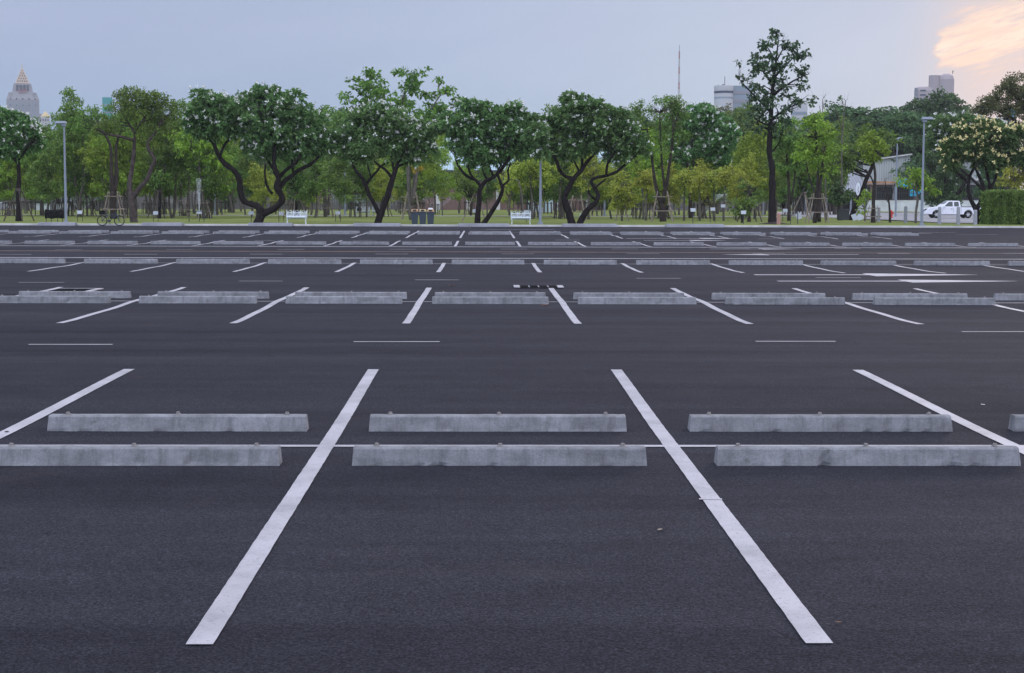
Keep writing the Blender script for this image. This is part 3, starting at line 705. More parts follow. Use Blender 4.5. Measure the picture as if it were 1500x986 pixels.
px_tree('airy_tree', 'feathery pale green tree with three upright brown stems inside a stake frame', 116, (970, 323),
  [[(971, 325, 5), (970, 308, 4.6), (969, 297, 4.2)], [(968, 300, 3.4), (961, 275, 2.6), (957, 250, 2.2), (953, 220, 1.7), (948, 190, 1.1)], [(970, 298, 3.6), (976, 272, 3), (980, 245, 2.4), (984, 215, 1.8), (987, 180, 1.1)], [(974, 280, 2.2), (970, 245, 1.7), (968, 205, 1.2), (966, 165, .8)]],
  [(945, 165, 26, 18), (970, 155, 28, 14), (990, 165, 20, 18), (940, 195, 24, 22), (972, 190, 26, 24), (995, 200, 16, 20), (960, 222, 22, 12), (985, 150, 16, 8)], 'airy', k=1.05, bark='bark_brown')
px_tree('tall_tree', 'tallest tree, straight black trunk and open sparse crown rising above the rest', 106.5, (1131, 326),
  [[(1133, 330, 9), (1131, 318, 6.5), (1131, 290, 5.6), (1131, 262, 5), (1131, 245, 4.6), (1127, 225, 4.2), (1128, 190, 3.6), (1130, 155, 3), (1132, 125, 2.4), (1136, 95, 1.6), (1140, 60, .9)],
   [(1130, 165, 2), (1115, 150, 1.6), (1100, 135, 1.1), (1084, 118, .6)], [(1130, 140, 2), (1148, 128, 1.6), (1163, 118, 1.2), (1185, 108, .7)], [(1131, 122, 1.7), (1118, 105, 1.3), (1105, 88, .8)], [(1133, 115, 1.7), (1148, 98, 1.3), (1162, 85, .8)], [(1130, 175, 1.7), (1148, 162, 1.3), (1172, 150, .8)], [(1136, 90, 1.2), (1126, 72, .9), (1118, 62, .5)], [(1136, 92, 1.2), (1148, 70, .9), (1156, 58, .5)], [(1129, 185, 1.6), (1112, 178, 1.2), (1096, 165, .8)]],
  [(1135, 54, 14, 8), (1120, 66, 12, 8), (1152, 66, 12, 10), (1112, 84, 13, 8), (1160, 80, 14, 8), (1134, 84, 10, 8), (1100, 100, 12, 7), (1182, 85, 9, 7), (1176, 105, 13, 8), (1150, 100, 13, 8), (1120, 108, 12, 8), (1092, 118, 9, 6), (1110, 130, 16, 8), (1142, 125, 16, 8), (1170, 128, 14, 7), (1098, 146, 13, 7), (1158, 145, 14, 8), (1122, 150, 14, 8), (1180, 152, 10, 5), (1110, 168, 16, 9), (1150, 165, 12, 7), (1084, 96, 5, 4), (1131, 102, 11, 11), (1136, 122, 12, 8), (1127, 146, 12, 9), (1140, 178, 15, 8), (1117, 188, 13, 8), (1102, 180, 10, 6), (1144, 196, 11, 7), (1187, 140, 7, 4), (1168, 66, 5, 4), (1076, 110, 5, 3)], 'sparse', k=1.45, twigs=2, bark='bark_dark')
px_tree('yellow_frangipani_tree', 'frangipani covered in creamy yellow blossoms beside the clipped hedge', 109, (1433, 325),
  [[(1433, 329, 5.4), (1432, 315, 5), (1430, 307, 4.2), (1424, 297, 3), (1419, 285, 2.6), (1418, 270, 2.2), (1411, 260, 2.4), (1400, 252, 2), (1394, 240, 1.4)], [(1431, 306, 3.6), (1437, 293, 3), (1441, 278, 2.8), (1436, 262, 2.4), (1428, 245, 1.8), (1423, 230, 1.2)], [(1434, 312, 4), (1445, 304, 3.6), (1449, 292, 3), (1450, 275, 2.6), (1446, 255, 2.2), (1443, 240, 1.5)], [(1449, 280, 2.2), (1458, 262, 1.8), (1464, 240, 1.3)], [(1419, 272, 1.8), (1422, 255, 1.5), (1428, 240, 1)], [(1402, 254, 1.6), (1390, 248, 1.2)]],
  [(1415, 205, 28, 20), (1440, 198, 26, 16), (1400, 222, 20, 16), (1430, 225, 28, 20), (1465, 205, 24, 20), (1490, 212, 26, 22), (1460, 232, 26, 16), (1392, 240, 12, 10), (1500, 235, 20, 16)], 'plumy', fl=('fl_yellow', .22, .075, 5, 1.2), twigs=3)
px_tree('frangipani_tree', 'white blossomed frangipani half hidden behind the yellow blossomed one', 150, (1452, 313),
  [[(1452, 317, 4), (1450, 290, 2.6), (1430, 268, 2.2), (1405, 245, 1.8), (1392, 225, 1.4), (1385, 205, 1.2)], [(1402, 285, 2.6), (1425, 250, 2), (1440, 215, 1.3)]],
  [(1385, 190, 24, 16), (1415, 183, 28, 12), (1445, 188, 26, 14), (1372, 205, 18, 16)], 'plum', fl=('fl_white', .08, .10, 5))
px_tree('rain_tree', 'broad olive brown umbrella crown rising at the right edge of the photo', 165, (1528, 318),
  [[(1530, 322, 8), (1528, 280, 7), (1524, 240, 6), (1516, 210, 5)], [(1518, 215, 4), (1500, 190, 3), (1480, 172, 2.2), (1455, 160, 1.5), (1430, 156, .9)], [(1518, 215, 4), (1508, 180, 3), (1495, 150, 2), (1485, 130, 1.2)], [(1482, 173, 1.8), (1462, 175, 1.4), (1444, 172, .9)], [(1500, 190, 2), (1478, 192, 1.4)]],
  [(1500, 122, 34, 18), (1475, 138, 30, 17), (1455, 162, 30, 12), (1490, 172, 30, 14), (1452, 150, 24, 12), (1434, 160, 14, 7), (1500, 150, 30, 16), (1470, 162, 26, 8), (1530, 140, 30, 24), (1520, 175, 22, 12)], 'olive', k=1.25, twigs=4, bark='bark_dark')
# mid-distance individuals
px_tree('double_trunk_tree', 'brown double trunked tree in a stake frame behind the bicycle', 122, (167, 319),
  [[(167, 322, 5.5), (166, 300, 5), (166, 280, 4.6)], [(165, 284, 3.6), (163, 250, 3), (162, 215, 2.2), (150, 190, 1.4)], [(168, 284, 3.6), (171, 250, 2.8), (170, 215, 2), (180, 185, 1.2)]],
  [(140, 180, 22, 14), (165, 172, 24, 16), (115, 182, 22, 16), (180, 190, 18, 14), (130, 165, 18, 10), (150, 195, 20, 10)], 'airy', k=1.1, bark='bark_brown')
px_tree('large_leaf_tree', 'tall open tree with large pale green leaves rising behind the bins', 134, (600, 319),
  [[(603, 322, 4), (600, 290, 3.2), (598, 250, 3), (596, 215, 2.6), (590, 180, 2)], [(604, 300, 3), (609, 265, 2.6), (612, 235, 2.4), (620, 195, 2), (632, 160, 1.2), (645, 140, .8)], [(598, 215, 2.2), (575, 180, 1.6), (550, 150, 1.2), (535, 120, .8)], [(592, 185, 1.8), (590, 150, 1.3), (598, 115, .8)], [(618, 200, 1.6), (650, 170, 1.2), (672, 150, .7)], [(575, 180, 1.4), (540, 165, 1), (515, 150, .6)]],
  [(545, 112, 16, 10), (528, 130, 20, 13), (508, 145, 12, 7), (555, 135, 20, 16), (535, 158, 24, 12), (590, 105, 12, 7), (615, 110, 13, 8), (600, 130, 22, 12), (585, 152, 26, 13), (628, 140, 16, 8), (643, 122, 9, 6), (655, 135, 16, 7), (672, 150, 12, 7), (640, 158, 24, 11), (676, 168, 12, 8), (660, 175, 20, 14), (612, 170, 26, 14), (518, 118, 9, 6)], 'sparsebig', k=1.5, twigs=3, bark='bark_pale')
px_tree('golden_shower_tree', 'slim pale stemmed tree with golden yellow blossom clusters behind the bins', 121, (602, 320),
  [[(602, 323, 2.6), (600, 290, 2.2), (600, 250, 1.8), (601, 225, 1.2)], [(602, 300, 2), (605, 270, 1.7), (608, 248, 1.3)]],
  [(622, 225, 20, 22), (635, 248, 14, 18), (605, 215, 16, 14), (628, 200, 16, 14)], 'light', eb=[('golden_blossom', 'gold', [(606, 240, 11, 9, -1.5), (612, 205, 8, 6, -1.5)], 1.2)], twigs=3)
px_tree('yellow_tree', 'bright yellow green tree behind the second white bench and lamp post', 127, (778, 320),
  [[(780, 323, 1.8), (779, 290, 1.4), (776, 255, 1)], [(790, 323, 2, 1), (792, 290, 1.6, 1), (800, 260, 1, 1)], [(766, 323, 1.4, -1), (765, 290, 1.1, -1), (760, 265, .8, -1)]],
  [(765, 255, 20, 24), (785, 240, 22, 24), (805, 258, 16, 20), (788, 220, 12, 14), (750, 268, 12, 14), (775, 275, 24, 12)], 'yellow', k=1.1)
px_tree('yellow_tree', 'yellow green crown seen through the fork of the U shaped frangipani', 128, (862, 320),
  [[(862, 323, 2), (862, 290, 1.6), (862, 262, 1)]], [(855, 262, 20, 22), (875, 255, 16, 18), (865, 240, 16, 12)], 'yellow', k=1.1)
px_tree('conical_bush_tree', 'dense yellow green cone shaped young tree on its own stakes', 117, (911, 323),
  [[(911, 325, 1.8), (911, 308, 1.5), (911, 290, 1.2)]], [(911, 290, 19, 16), (911, 275, 15, 14), (910, 262, 9, 10), (903, 294, 12, 12), (920, 294, 12, 12), (911, 303, 9, 7)], 'yellow', k=1.6)
for x, y, rx, ry, xb, lab in [(948, 264, 17, 20, 946, 'olive yellow young tree, leftmost of the row on pale stems'), (1003, 260, 20, 20, 1002, 'olive yellow young tree right of the three stemmed feathery tree'),
      (1024, 268, 16, 18, 1025, 'olive yellow young tree with a low crown, third of the row on pale stems'), (1045, 262, 17, 18, 1046, 'olive yellow young tree, fourth of the row on pale stems'), (1064, 258, 18, 20, 1060, 'tallest olive yellow young tree toward the right end of the row'), (1082, 272, 17, 22, 1078, 'olive yellow young tree at the right end of the row')]:
    px_tree('yellow_tree', lab, 124+random.uniform(-3, 5), (xb, 319), [[(xb, 322, 1.8), (xb, 295, 1.4), (x, y+8, 1)]], [(x-rx*.3, y+2, rx*.7, ry*.7), (x+rx*.3, y-2, rx*.7, ry*.8), (x, y+ry*.45, rx*.9, ry*.5)], 'yellow', k=1.05, group='yellow green trees in a row')
px_tree('yellow_tree', 'yellow green tree above the clipped hedge at the right edge', 118, (1490, 322), [[(1490, 325, 2.4), (1488, 290, 2), (1486, 260, 1.2)]], [(1475, 262, 16, 12), (1490, 250, 18, 18), (1505, 262, 20, 22), (1480, 275, 18, 8), (1500, 235, 12, 10)], 'yellow')
px_tree('yellow_tree', 'small yellow leaved tree beside the park lamp post behind the lawn path', 140, (537, 317), [[(537, 320, 1.5), (537, 300, 1.2), (536, 280, 1)]], [(525, 275, 13, 12), (512, 278, 10, 11), (520, 265, 9, 9)], 'yellow', k=1.2)
px_tree('yellow_tree', 'small yellow leaved tree right of the large zigzag frangipani', 150, (456, 315), [[(456, 318, 1.4), (456, 300, 1.1), (456, 285, .9)]], [(455, 278, 9, 9), (462, 284, 7, 8)], 'yellow', k=.9)
px_tree('young_tree', 'fresh green young tree with a flat layered crown just left of the right lamp post', 111, (1341, 324),
  [[(1341, 326, 2), (1342, 308, 1.9), (1344, 295, 1.6), (1343, 280, 1.4), (1342, 262, 1)], [(1343, 290, 1.2), (1356, 276, .9), (1362, 266, .6)]],
  [(1340, 256, 16, 8), (1332, 268, 17, 8), (1352, 270, 17, 8), (1362, 276, 11, 7), (1345, 276, 14, 5), (1362, 282, 7, 4)], 'light', k=1.5)
px_tree('young_tree', 'fresh green tree with two bent stems in front of the white warehouse', 113, (1279, 323),
  [[(1279, 326, 3.6), (1279, 305, 3), (1280, 280, 2.4), (1282, 260, 2), (1280, 240, 1.6), (1277, 225, 1)], [(1281, 272, 1.6), (1275, 258, 1.2), (1268, 248, .9)]],
  [(1278, 212, 20, 12), (1265, 222, 16, 12), (1290, 222, 18, 12), (1280, 234, 20, 8), (1275, 204, 14, 8)], 'light', k=1.3, bark='bark_brown')
px_tree('leaning_tree', 'dark slanting trunk leaning right under a rounded green crown before the warehouse', 130, (1250, 318),
  [[(1247, 321, 5), (1252, 305, 4.4), (1262, 285, 4), (1268, 265, 3.4), (1276, 248, 2.8), (1282, 232, 2)]],
  [(1242, 222, 22, 16), (1272, 200, 24, 14), (1236, 245, 18, 12), (1300, 205, 18, 12), (1256, 236, 12, 8)], 'mid', bark='bark_dark')
px_tree('feathery_tree', 'tall light green feathery tree with pale stems and stakes, left of the warehouse', 113, (1200, 322),
  [[(1193, 325, 3.2), (1196, 295, 2.8), (1198, 260, 2.2), (1196, 215, 1.6), (1194, 180, 1)], [(1200, 325, 3), (1200, 290, 2.4), (1204, 250, 1.9), (1208, 215, 1.2)], [(1196, 290, 1.6), (1186, 262, 1.2), (1180, 235, .8)]],
  [(1190, 185, 20, 16), (1205, 195, 24, 18), (1180, 210, 24, 18), (1208, 222, 26, 16), (1190, 238, 28, 14), (1215, 250, 16, 10), (1172, 230, 16, 14), (1196, 168, 12, 8)], 'light', k=1.15, bark='bark_brown')
px_tree('feathery_tree', 'light green feathery tree just right of the tallest tree', 122, (1160, 320),
  [[(1156, 323, 2.6), (1156, 290, 2.2), (1154, 250, 1.8), (1150, 205, 1)], [(1158, 300, 1.8), (1164, 262, 1.4), (1166, 225, .9)]],
  [(1150, 190, 20, 18), (1165, 205, 22, 20), (1145, 215, 20, 20), (1168, 235, 20, 16), (1150, 245, 18, 12)], 'mid', k=1.1)
px_tree('round_shrub_tree', 'small round dark green tree under the grey awning', 128, (1229, 319), [[(1229, 322, 1.6), (1229, 305, 1.4), (1229, 290, 1)]], [(1229, 283, 15, 14), (1222, 292, 11, 9), (1236, 292, 11, 9)], 'dark', k=1.3)
px_tree('round_shrub_tree', 'small round green tree beside the slanting dark trunk', 124, (1266, 320), [[(1267, 322, 1.3), (1267, 305, 1)]], [(1268, 290, 11, 9), (1262, 302, 9, 8)], 'light', k=1.2)
px_tree('round_shrub_tree', 'bushy dark green shrub behind a small sign, left of the tallest tree', 112, (1087, 323), [[(1087, 325, 2), (1087, 310, 1.4)]], [(1084, 303, 15, 9), (1094, 300, 12, 7), (1086, 312, 9, 6)], 'mid', k=1.5)
px_tree('weeping_tree', 'grey green wispy young tree left of the tallest tree', 118, (1098, 321), [[(1097, 323, 3), (1098, 300, 2.4), (1100, 280, 1.6)], ], [(1100, 280, 16, 12), (1108, 290, 12, 10), (1092, 274, 12, 8)], 'airy', k=1.1)
px_tree('dead_sapling', 'slim thinly leaved sapling with bare stems before the white wall', 114, (1304, 323), [[(1304, 325, 2), (1303, 305, 1.4), (1301, 290, 1), (1298, 275, .7), (1296, 262, .4)], [(1302, 295, .8), (1308, 280, .6), (1311, 268, .4)], [(1302, 298, .8), (1296, 288, .6), (1293, 276, .4)]], [(1302, 266, 8, 6)], 'sparse', k=.35, twigs=2, bark='bark_brown')
px_tree('yellow_tree', 'yellow green bush tree between the two slim frangipani trunks and the brick building', 150, (746, 315), [[(746, 318, 1.5), (746, 290, 1.2)]], [(746, 262, 14, 16), (738, 275, 10, 9)], 'yellow')
px_tree('round_shrub_tree', 'grey green round tree in front of the brick building', 150, (690, 314), [[(690, 318, 1.6), (690, 290, 1.2)]], [(684, 270, 14, 18), (694, 285, 10, 12), (676, 258, 10, 10)], 'mid', k=.9)
for x, lab in [(629, 'tiny round topped sapling behind the right bin'), (648, 'tiny sapling on crossed stakes before the brick wall')]:
    px_tree('sapling', lab, 148, (x, 315), [[(x, 317, 1), (x, 300, .8), (x, 288, .6)]], [(x, 284, 5, 4.5)], 'light', k=2.2, twigs=2)
# ------------------------------------------------------------------ the park grove: copies of a few young trees
def proto(name, sty, h, cw, cb, stems, seed, bark=None, k=1.):
    random.seed(seed)
    limbs = []
    for i in range(stems):
        dx = (i-(stems-1)/2)*.35; top = Vector((dx*3+random.uniform(-.5, .5), random.uniform(-.5, .5), h*.8))
        pts = [Vector((dx*.4, 0, -.1))]
        for j in range(1, 6):
            pts.append(pts[0].lerp(top, j/5)+Vector((random.uniform(-.14, .14), random.uniform(-.14, .14), 0)))
        limbs.append((pts, [.11-.016*j for j in range(6)]))
    for _ in range(3):
        q = limbs[0][0][random.choice((2, 3))]
        limbs.append(([q, q+Vector((random.uniform(-.8, .8), random.uniform(-.6, .6), h*.16)), q+Vector((random.uniform(-1.3, 1.3), random.uniform(-1, 1), h*.34))], [.05, .035, .015]))
    bl = []
    nb = 7
    for i in range(nb):
        t = i/(nb-1); z = cb+(h-cb)*(.12+.8*t); w = cw*(1-.55*abs(t-.4))
        a = random.uniform(0, 6.28); bl.append(((math.cos(a)*w*.38, math.sin(a)*w*.38, z), (w*.50, w*.50, (h-cb)*.20)))
    return tree_core(name, 'x', (0, 0, 0), limbs, bl, sty, bark=bark, twigs=2, k=k, n=6)
def _p(n, s, h, cw, cb, *r): return proto(n, s, h, cw*1.35, cb*.66, *r)
PR = {
 'light1': _p('young_tree', 'light', 8.2, 2.5, 3.4, 1, 1), 'light2': _p('young_tree', 'light', 7.4, 2.1, 2.8, 2, 2), 'mid1': _p('young_tree', 'mid', 8.6, 2.6, 3.0, 2, 3, 'bark_pale'),
 'mid2': _p('young_tree', 'mid', 6.6, 1.9, 2.4, 1, 4, 'bark_pale'), 'yel': _p('young_tree', 'yellow', 5.2, 1.7, 2.1, 1, 5), 'thin': _p('young_tree', 'airy', 9.0, 1.9, 4.4, 2, 6, 'bark_pale'),
}
random.seed(99)
GL = {'light1': 'fresh green young tree on a slim pale trunk in the park grove', 'light2': 'fresh green young tree with twin pale stems in the park grove', 'mid1': 'mid green young tree with twin pale stems in the park grove',
      'mid2': 'low mid green young tree on a slim pale trunk in the park grove', 'yel': 'yellow green young tree on a slim pale trunk in the park grove', 'thin': 'thin high crowned young tree with twin pale stems in the park grove'}
def stake_frame(name='stake_frame'):
    t = thing(name, 'square wooden stake frame around a young trunk in the park grove', 'tree stakes', (0, 0, 0))
    for sx in (-1, 1):
        for sy in (-1, 1):
            b = MB(); b.tube([(sx*.42, sy*.42, -.1), (sx*.36, sy*.36, 1.25)], [.045, .038], 6); b.build('post', 'stake', t)
    for s in (-1, 1):
        b = MB(); b.tube([(-.5, s*.37, 1.12), (.5, s*.37, 1.12)], .03, 5); b.build('crossbar', 'stake', t)
        b = MB(); b.tube([(s*.37, -.5, 1.18), (s*.37, .5, 1.18)], .03, 5); b.build('crossbar', 'stake', t)
    return t
def tripod(name='tree_tripod', h=2.3, sp=1.05, m='stake', n=4):
    t = thing(name, 'x', 'tree stakes', (0, 0, 0))
    for i in range(n):
        a = 2*PI*i/n+.5
        b = MB(); b.tube([(math.cos(a)*sp, math.sin(a)*sp, -.05), (math.cos(a)*.12, math.sin(a)*.12, h)], [.05, .038], 6); b.build('pole', m, t)
    b = MB(); b.lathe([(.2, h-.25), (.22, h-.2), (.22, h-.08), (.2, h-.02)], 10); b.build('collar', 'stake', t)
    return t
def cage(name='stake_frame', w=1.0, h=2.1, m='stake_pale'):
    t = thing(name, 'x', 'tree stakes', (0, 0, 0))
    for sx in (-1, 1):
        for sy in (-1, 1):
            b = MB(); b.tube([(sx*w*.75, sy*w*.6, -.05), (sx*w*.32, sy*w*.3, h)], [.04, .035], 6); b.build('pole', m, t)
    for z, k in ((.75, .62), (h*.82, .42)):
        for s in (-1, 1):
            b = MB(); b.tube([(-w*(k+.25), s*w*k*.85, z), (w*(k+.25), s*w*k*.85, z)], .032, 5); b.build('crossbar', m, t)
            b = MB(); b.tube([(s*w*k, -w*(k+.15), z+.05), (s*w*k, w*(k+.15), z+.05)], .032, 5); b.build('crossbar', m, t)
    return t
SF = stake_frame(); TP = tripod(); TPP = tripod('tree_tripod', 2.1, 1.1, 'stake_pale', 3); CG = cage()
used = {}
def place(key, x, y, s, rz):
    o = PR[key]; grp = 'young %s trees in the park grove' % key.rstrip('12')
    if key not in used:
        used[key] = 1; dst = o; o.location = (x, y, LZ); o.rotation_euler = (0, 0, rz); o.scale = (s, s, s); o['label'] = GL[key]; o['group'] = 'young trees in the park grove'
    else: dup(o, (x, y, LZ), rz, s, GL[key], 'young trees in the park grove')
fr = 0
zones = [  # px range, weights, count
 (-30, 90, ['light1', 'mid1', 'light2', 'mid2', 'thin'], 14, .84), (90, 200, ['light1', 'light2', 'mid1', 'light1'], 14, 1.0), (200, 345, ['light1', 'light2', 'mid1', 'thin', 'light1'], 19, 1.05), (345, 500, ['mid2', 'mid1', 'thin', 'yel'], 15, .85),
 (500, 600, ['mid2', 'yel', 'mid1'], 8, .85), (590, 640, ['light1', 'mid1'], 5, 1.0), (664, 770, ['mid2', 'yel', 'light2'], 5, .72), (765, 830, ['yel', 'mid1'], 8, .9), (830, 930, ['yel', 'mid2', 'mid1'], 9, .85), (930, 1110, ['yel', 'mid1', 'yel', 'mid1', 'light1'], 20, .92), (1105, 1230, ['light1', 'mid1', 'mid2', 'thin'], 13, 1.0)]
frames = []
for x0, x1, ks, n, sc in zones:
    for i in range(n):
        Y = random.choice((132, 141, 152, 163, 175, 188, 202))+random.uniform(-3, 3)
        if 1150 < x1: Y = min(Y, 168)
        px = x0+(x1-x0)*(i+random.random())/n
        p = P(px, 310, Y); place(random.choice(ks), p.x, Y, sc*random.uniform(.82, 1.12), random.uniform(0, 6.28))
        frames.append((p.x, Y))
random.shuffle(frames)
SF.location = (frames[0][0], frames[0][1], LZ); SF['group'] = 'stake frames in the park grove'
for x, y in frames[1:70]:
    dup(SF, (x, y, LZ), random.uniform(-.3, .3), random.uniform(.85, 1.1), None, 'stake frames in the park grove')
# extra slender bare trunks deep in the grove are real young trees with high crowns
# stakes for individual trees
def at_l(px, py, Y): p = P(px, py, Y); return (p.x, Y, LZ)
TP.location = at_l(28, 325, 112); TP['label'] = 'dark wooden tripod propping the trunk at the left edge'; TP['group'] = 'tree tripods'
dup(TP, at_l(234, 320, 128), .9, 1.0, 'wooden tripod behind the fallen bench rail left of the zigzag frangipani', 'tree tripods')
TPP.location = at_l(433, 318, 136); TPP['label'] = 'pale pole tripod standing behind the first white bench'; TPP['group'] = 'tree tripods'
dup(TPP, at_l(697, 322, 117), .3, .95, 'pole tripod behind the two slim frangipani trunks', 'tree tripods')
dup(TP, at_l(1098, 321, 118), .4, 1.0, 'leaning pole tripod left of the tallest tree', 'tree tripods')
dup(TPP, at_l(1177, 319, 126), .2, 1.05, 'pale pole tripod right of the tallest tree', 'tree tripods')
CG.location = at_l(167, 319, 122); CG['label'] = 'pole cage around the brown double trunk behind the bicycle'; CG['group'] = 'pole cages around trunks'
for px, py, Y, s, lab in [(970, 323, 116, 1.05, 'pole cage around the three stemmed feathery tree'), (1197, 322, 113, 1.0, 'pale pole cage around the feathery tree left of the warehouse'), (476, 317, 142, 1.0, 'pole cage around the thin pale stems right of the first white bench'),
                      (603, 320, 124, 1.0, 'pole cage around the golden blossom tree behind the bins'), (845, 322, 118, .9, 'pole cage behind the U shaped frangipani'), (911, 323, 117, .62, 'low pole cage around the cone shaped young tree'), (1279, 323, 113, .6, 'low stake cage around the two stemmed tree by the warehouse'), (265, 318, 138, .8, 'pole cage left of the tripod on the left lawn')]:
    dup(CG, at_l(px, py, Y), random.uniform(-.2, .2), s, lab, 'pole cages around trunks')
near = [q for q in frames if q[1] < 156][:26]
for i, (x, y) in enumerate(near):
    dup(CG if i % 2 else TP, (x, y, LZ), random.uniform(-.4, .4), random.uniform(.6, .85), 'wooden %s propping a young trunk in the near part of the grove' % ('pole cage' if i % 2 else 'tripod'), 'props round the near grove trunks' if i % 2 else 'tripods round the near grove trunks')
# trees that go with those cages/tripods
px_tree('bare_stem_tree', 'thin tree with tall pale bare stems in a pole cage, behind the lawn path', 142, (476, 317), [[(477, 320, 3), (476, 300, 2.6), (475, 285, 2)], [(475, 290, 1.6), (472, 262, 1.3), (471, 235, 1)], [(476, 290, 1.6), (476, 260, 1.2), (477, 230, .9)], [(481, 300, 1.5), (482, 262, 1.2), (485, 225, .8)]], [(478, 215, 20, 16), (470, 232, 14, 12), (490, 238, 12, 14)], 'mid', k=.8, bark='bark_pale')
px_tree('staked_tree', 'young tree with dark trunk propped behind the first white bench', 136, (433, 317), [[(433, 320, 2.6), (433, 295, 2.2), (432, 270, 1.6)]], [(432, 262, 18, 16), (445, 270, 12, 12), (424, 272, 12, 10)], 'mid', k=.9, bark='bark_dark')
px_tree('staked_tree', 'young tree with dark trunk on a tripod over a grass mound on the left lawn', 128, (234, 320), [[(234, 323, 2.6), (234, 295, 2.2), (234, 270, 1.6)]], [(234, 262, 14, 12), (226, 275, 12, 9), (246, 270, 12, 10)], 'mid', k=1., bark='bark_dark')
px_tree('columnar_conifer', 'narrow black green column shaped tree beyond the left lawn', 165, (305, 314), [[(305, 316, 2), (305, 290, 1.6), (305, 262, 1)]], [(305, 300, 9, 10), (304, 288, 10, 12), (304, 272, 9, 12), (304, 258, 7, 9)], 'dark', k=1.7)
# ------------------------------------------------------------------ big trees behind the grove
def bigproto(sty, seed, h, w, bark='bark_brown', low=.18, nb=13):
    random.seed(seed); limbs = [([(0, 0, -.2), (.2, .1, h*.2), (.1, .3, h*.4), (.3, 0, h*.6)], [.5, .42, .33, .2])]
    for i in range(5):
        a = i*1.3+.4; limbs.append(([(0.1, .1, h*.25), (math.cos(a)*w*.3, math.sin(a)*w*.3, h*.45), (math.cos(a)*w*.6, math.sin(a)*w*.6, h*.66)], [.3, .2, .1]))
    bl = []
    for i in range(nb):
        a = i*2.4; t = i/(nb-1); z = h*(low+(.90-low)*t); rr = w*(.68*math.sin(PI*(.18+.72*t)))
        bl.append(((math.cos(a)*rr*.72, math.sin(a)*rr*.72, z), (w*.40, w*.40, h*.13)))
    return tree_core('large_tree', 'x', (0, 0, 0), limbs, bl, sty, bark=bark, twigs=2, k=.62)
STY['dark']['L'] = .42; STY['dark']['W'] = .26; STY['dark']['cr'] = .6; STY['dark']['lpc'] = 24
STY['midbig'] = dict(STY['mid'], L=.38, W=.24, cr=.6)
BP = {'d1': bigproto('dark', 21, 13.5, 6.5), 'd2': bigproto('dark', 22, 12.5, 8, nb=16), 'm1': bigproto('midbig', 23, 13, 6), 'o1': bigproto('olive', 24, 13.5, 6)}
BL = {'d1': 'large dark evergreen tree standing behind the grove', 'd2': 'wide dark evergreen tree standing behind the grove', 'm1': 'large mid green tree standing behind the grove', 'o1': 'large brownish green tree standing behind the grove'}
ub = set(); random.seed(5)
def bigtree(key, px, topy, Y, ws=1., lab=None, rz=None):
    h = {'d1': 14.3, 'd2': 13.3, 'm1': 13.8, 'o1': 14.3}[key]; s = (P(px, topy, Y).z-LZ)/h; p = P(px, 310, Y); rz = random.uniform(0, 6.28) if rz is None else rz
    sc = (s*ws, s*ws, s); o = BP[key]
    if key not in ub:
        ub.add(key); o.location = (p.x, Y, LZ-.1); o.rotation_euler = (0, 0, rz); o.scale = sc; o['label'] = lab or BL[key]; o['group'] = 'large trees behind the grove'
    else: dup(o, (p.x, Y, LZ-.1), rz, sc, lab or BL[key], 'large trees behind the grove')
for a in [('d1', -40, 178, 232), ('m1', -5, 205, 215), ('d1', 75, 218, 226), ('d1', 128, 168, 240, .8), ('m1', 138, 172, 222, .9), ('d1', 168, 172, 250), ('m1', 200, 180, 232), ('d2', 245, 190, 245), ('m1', 275, 175, 236), ('d1', 340, 165, 248), ('d1', 358, 134, 262),
          ('m1', 330, 205, 226), ('d2', 400, 190, 240), ('d1', 450, 160, 250), ('m1', 478, 150, 236), ('d1', 500, 152, 262), ('d2', 540, 200, 240), ('m1', 575, 190, 232), ('d1', 520, 240, 222), ('d2', 640, 160, 275), ('m1', 668, 172, 290),
          ('d1', 780, 185, 262), ('m1', 800, 215, 235), ('d2', 870, 195, 262), ('m1', 905, 180, 250), ('d1', 930, 160, 268), ('o1', 990, 142, 262), ('d1', 985, 215, 236), ('o1', 1055, 149, 256), ('m1', 1088, 146, 240, .8), ('d1', 1040, 240, 230), ('d2', 1085, 172, 248), ('m1', 1110, 195, 232), ('d1', 1120, 175, 262),
          ('m1', 1150, 182, 242), ('m1', 1185, 195, 222), ('d1', 430, 235, 222), ('d1', 60, 240, 218), ('d1', 330, 250, 220), ('d1', 880, 250, 224)]:
    bigtree(*a)
bigtree('d2', 1272, 150, 250, 1.75, 'very wide dark green dome shaped tree behind the warehouse')
bigtree('d2', 1215, 158, 262, 1.2, 'dark tree at the left shoulder of the wide dome tree')
bigtree('d1', 1362, 131, 262, 1.15, 'tall dark tree in front of the lilac grey high rise')
bigtree('d1', 1325, 160, 240, 1.25, 'dark tree left below the lilac grey high rise')
bigtree('d2', 1400, 158, 245, 1.0, 'dark tree right below the lilac grey high rise')
bigtree('d1', 1380, 190, 172, .78, 'dark leafy tree overhanging the fence behind the pickup')
bigtree('d1', 1460, 215, 178, .9, 'dark leafy tree behind the yellow blossomed frangipani')
px_tree('spindly_tree', 'spindly treetop with tufts poking above the dome tree, taller one', 128, (1238, 318), [[(1232, 320, 1.8), (1233, 270, 1.4), (1233, 215, 1.1), (1236, 170, .8), (1239, 148, .5)], [(1234, 190, .8), (1226, 165, .6), (1222, 150, .4)]], [(1238, 146, 9, 3.5), (1226, 152, 7, 3), (1243, 156, 7, 3)], 'sparse', k=.9, twigs=2, bark='bark_pale')
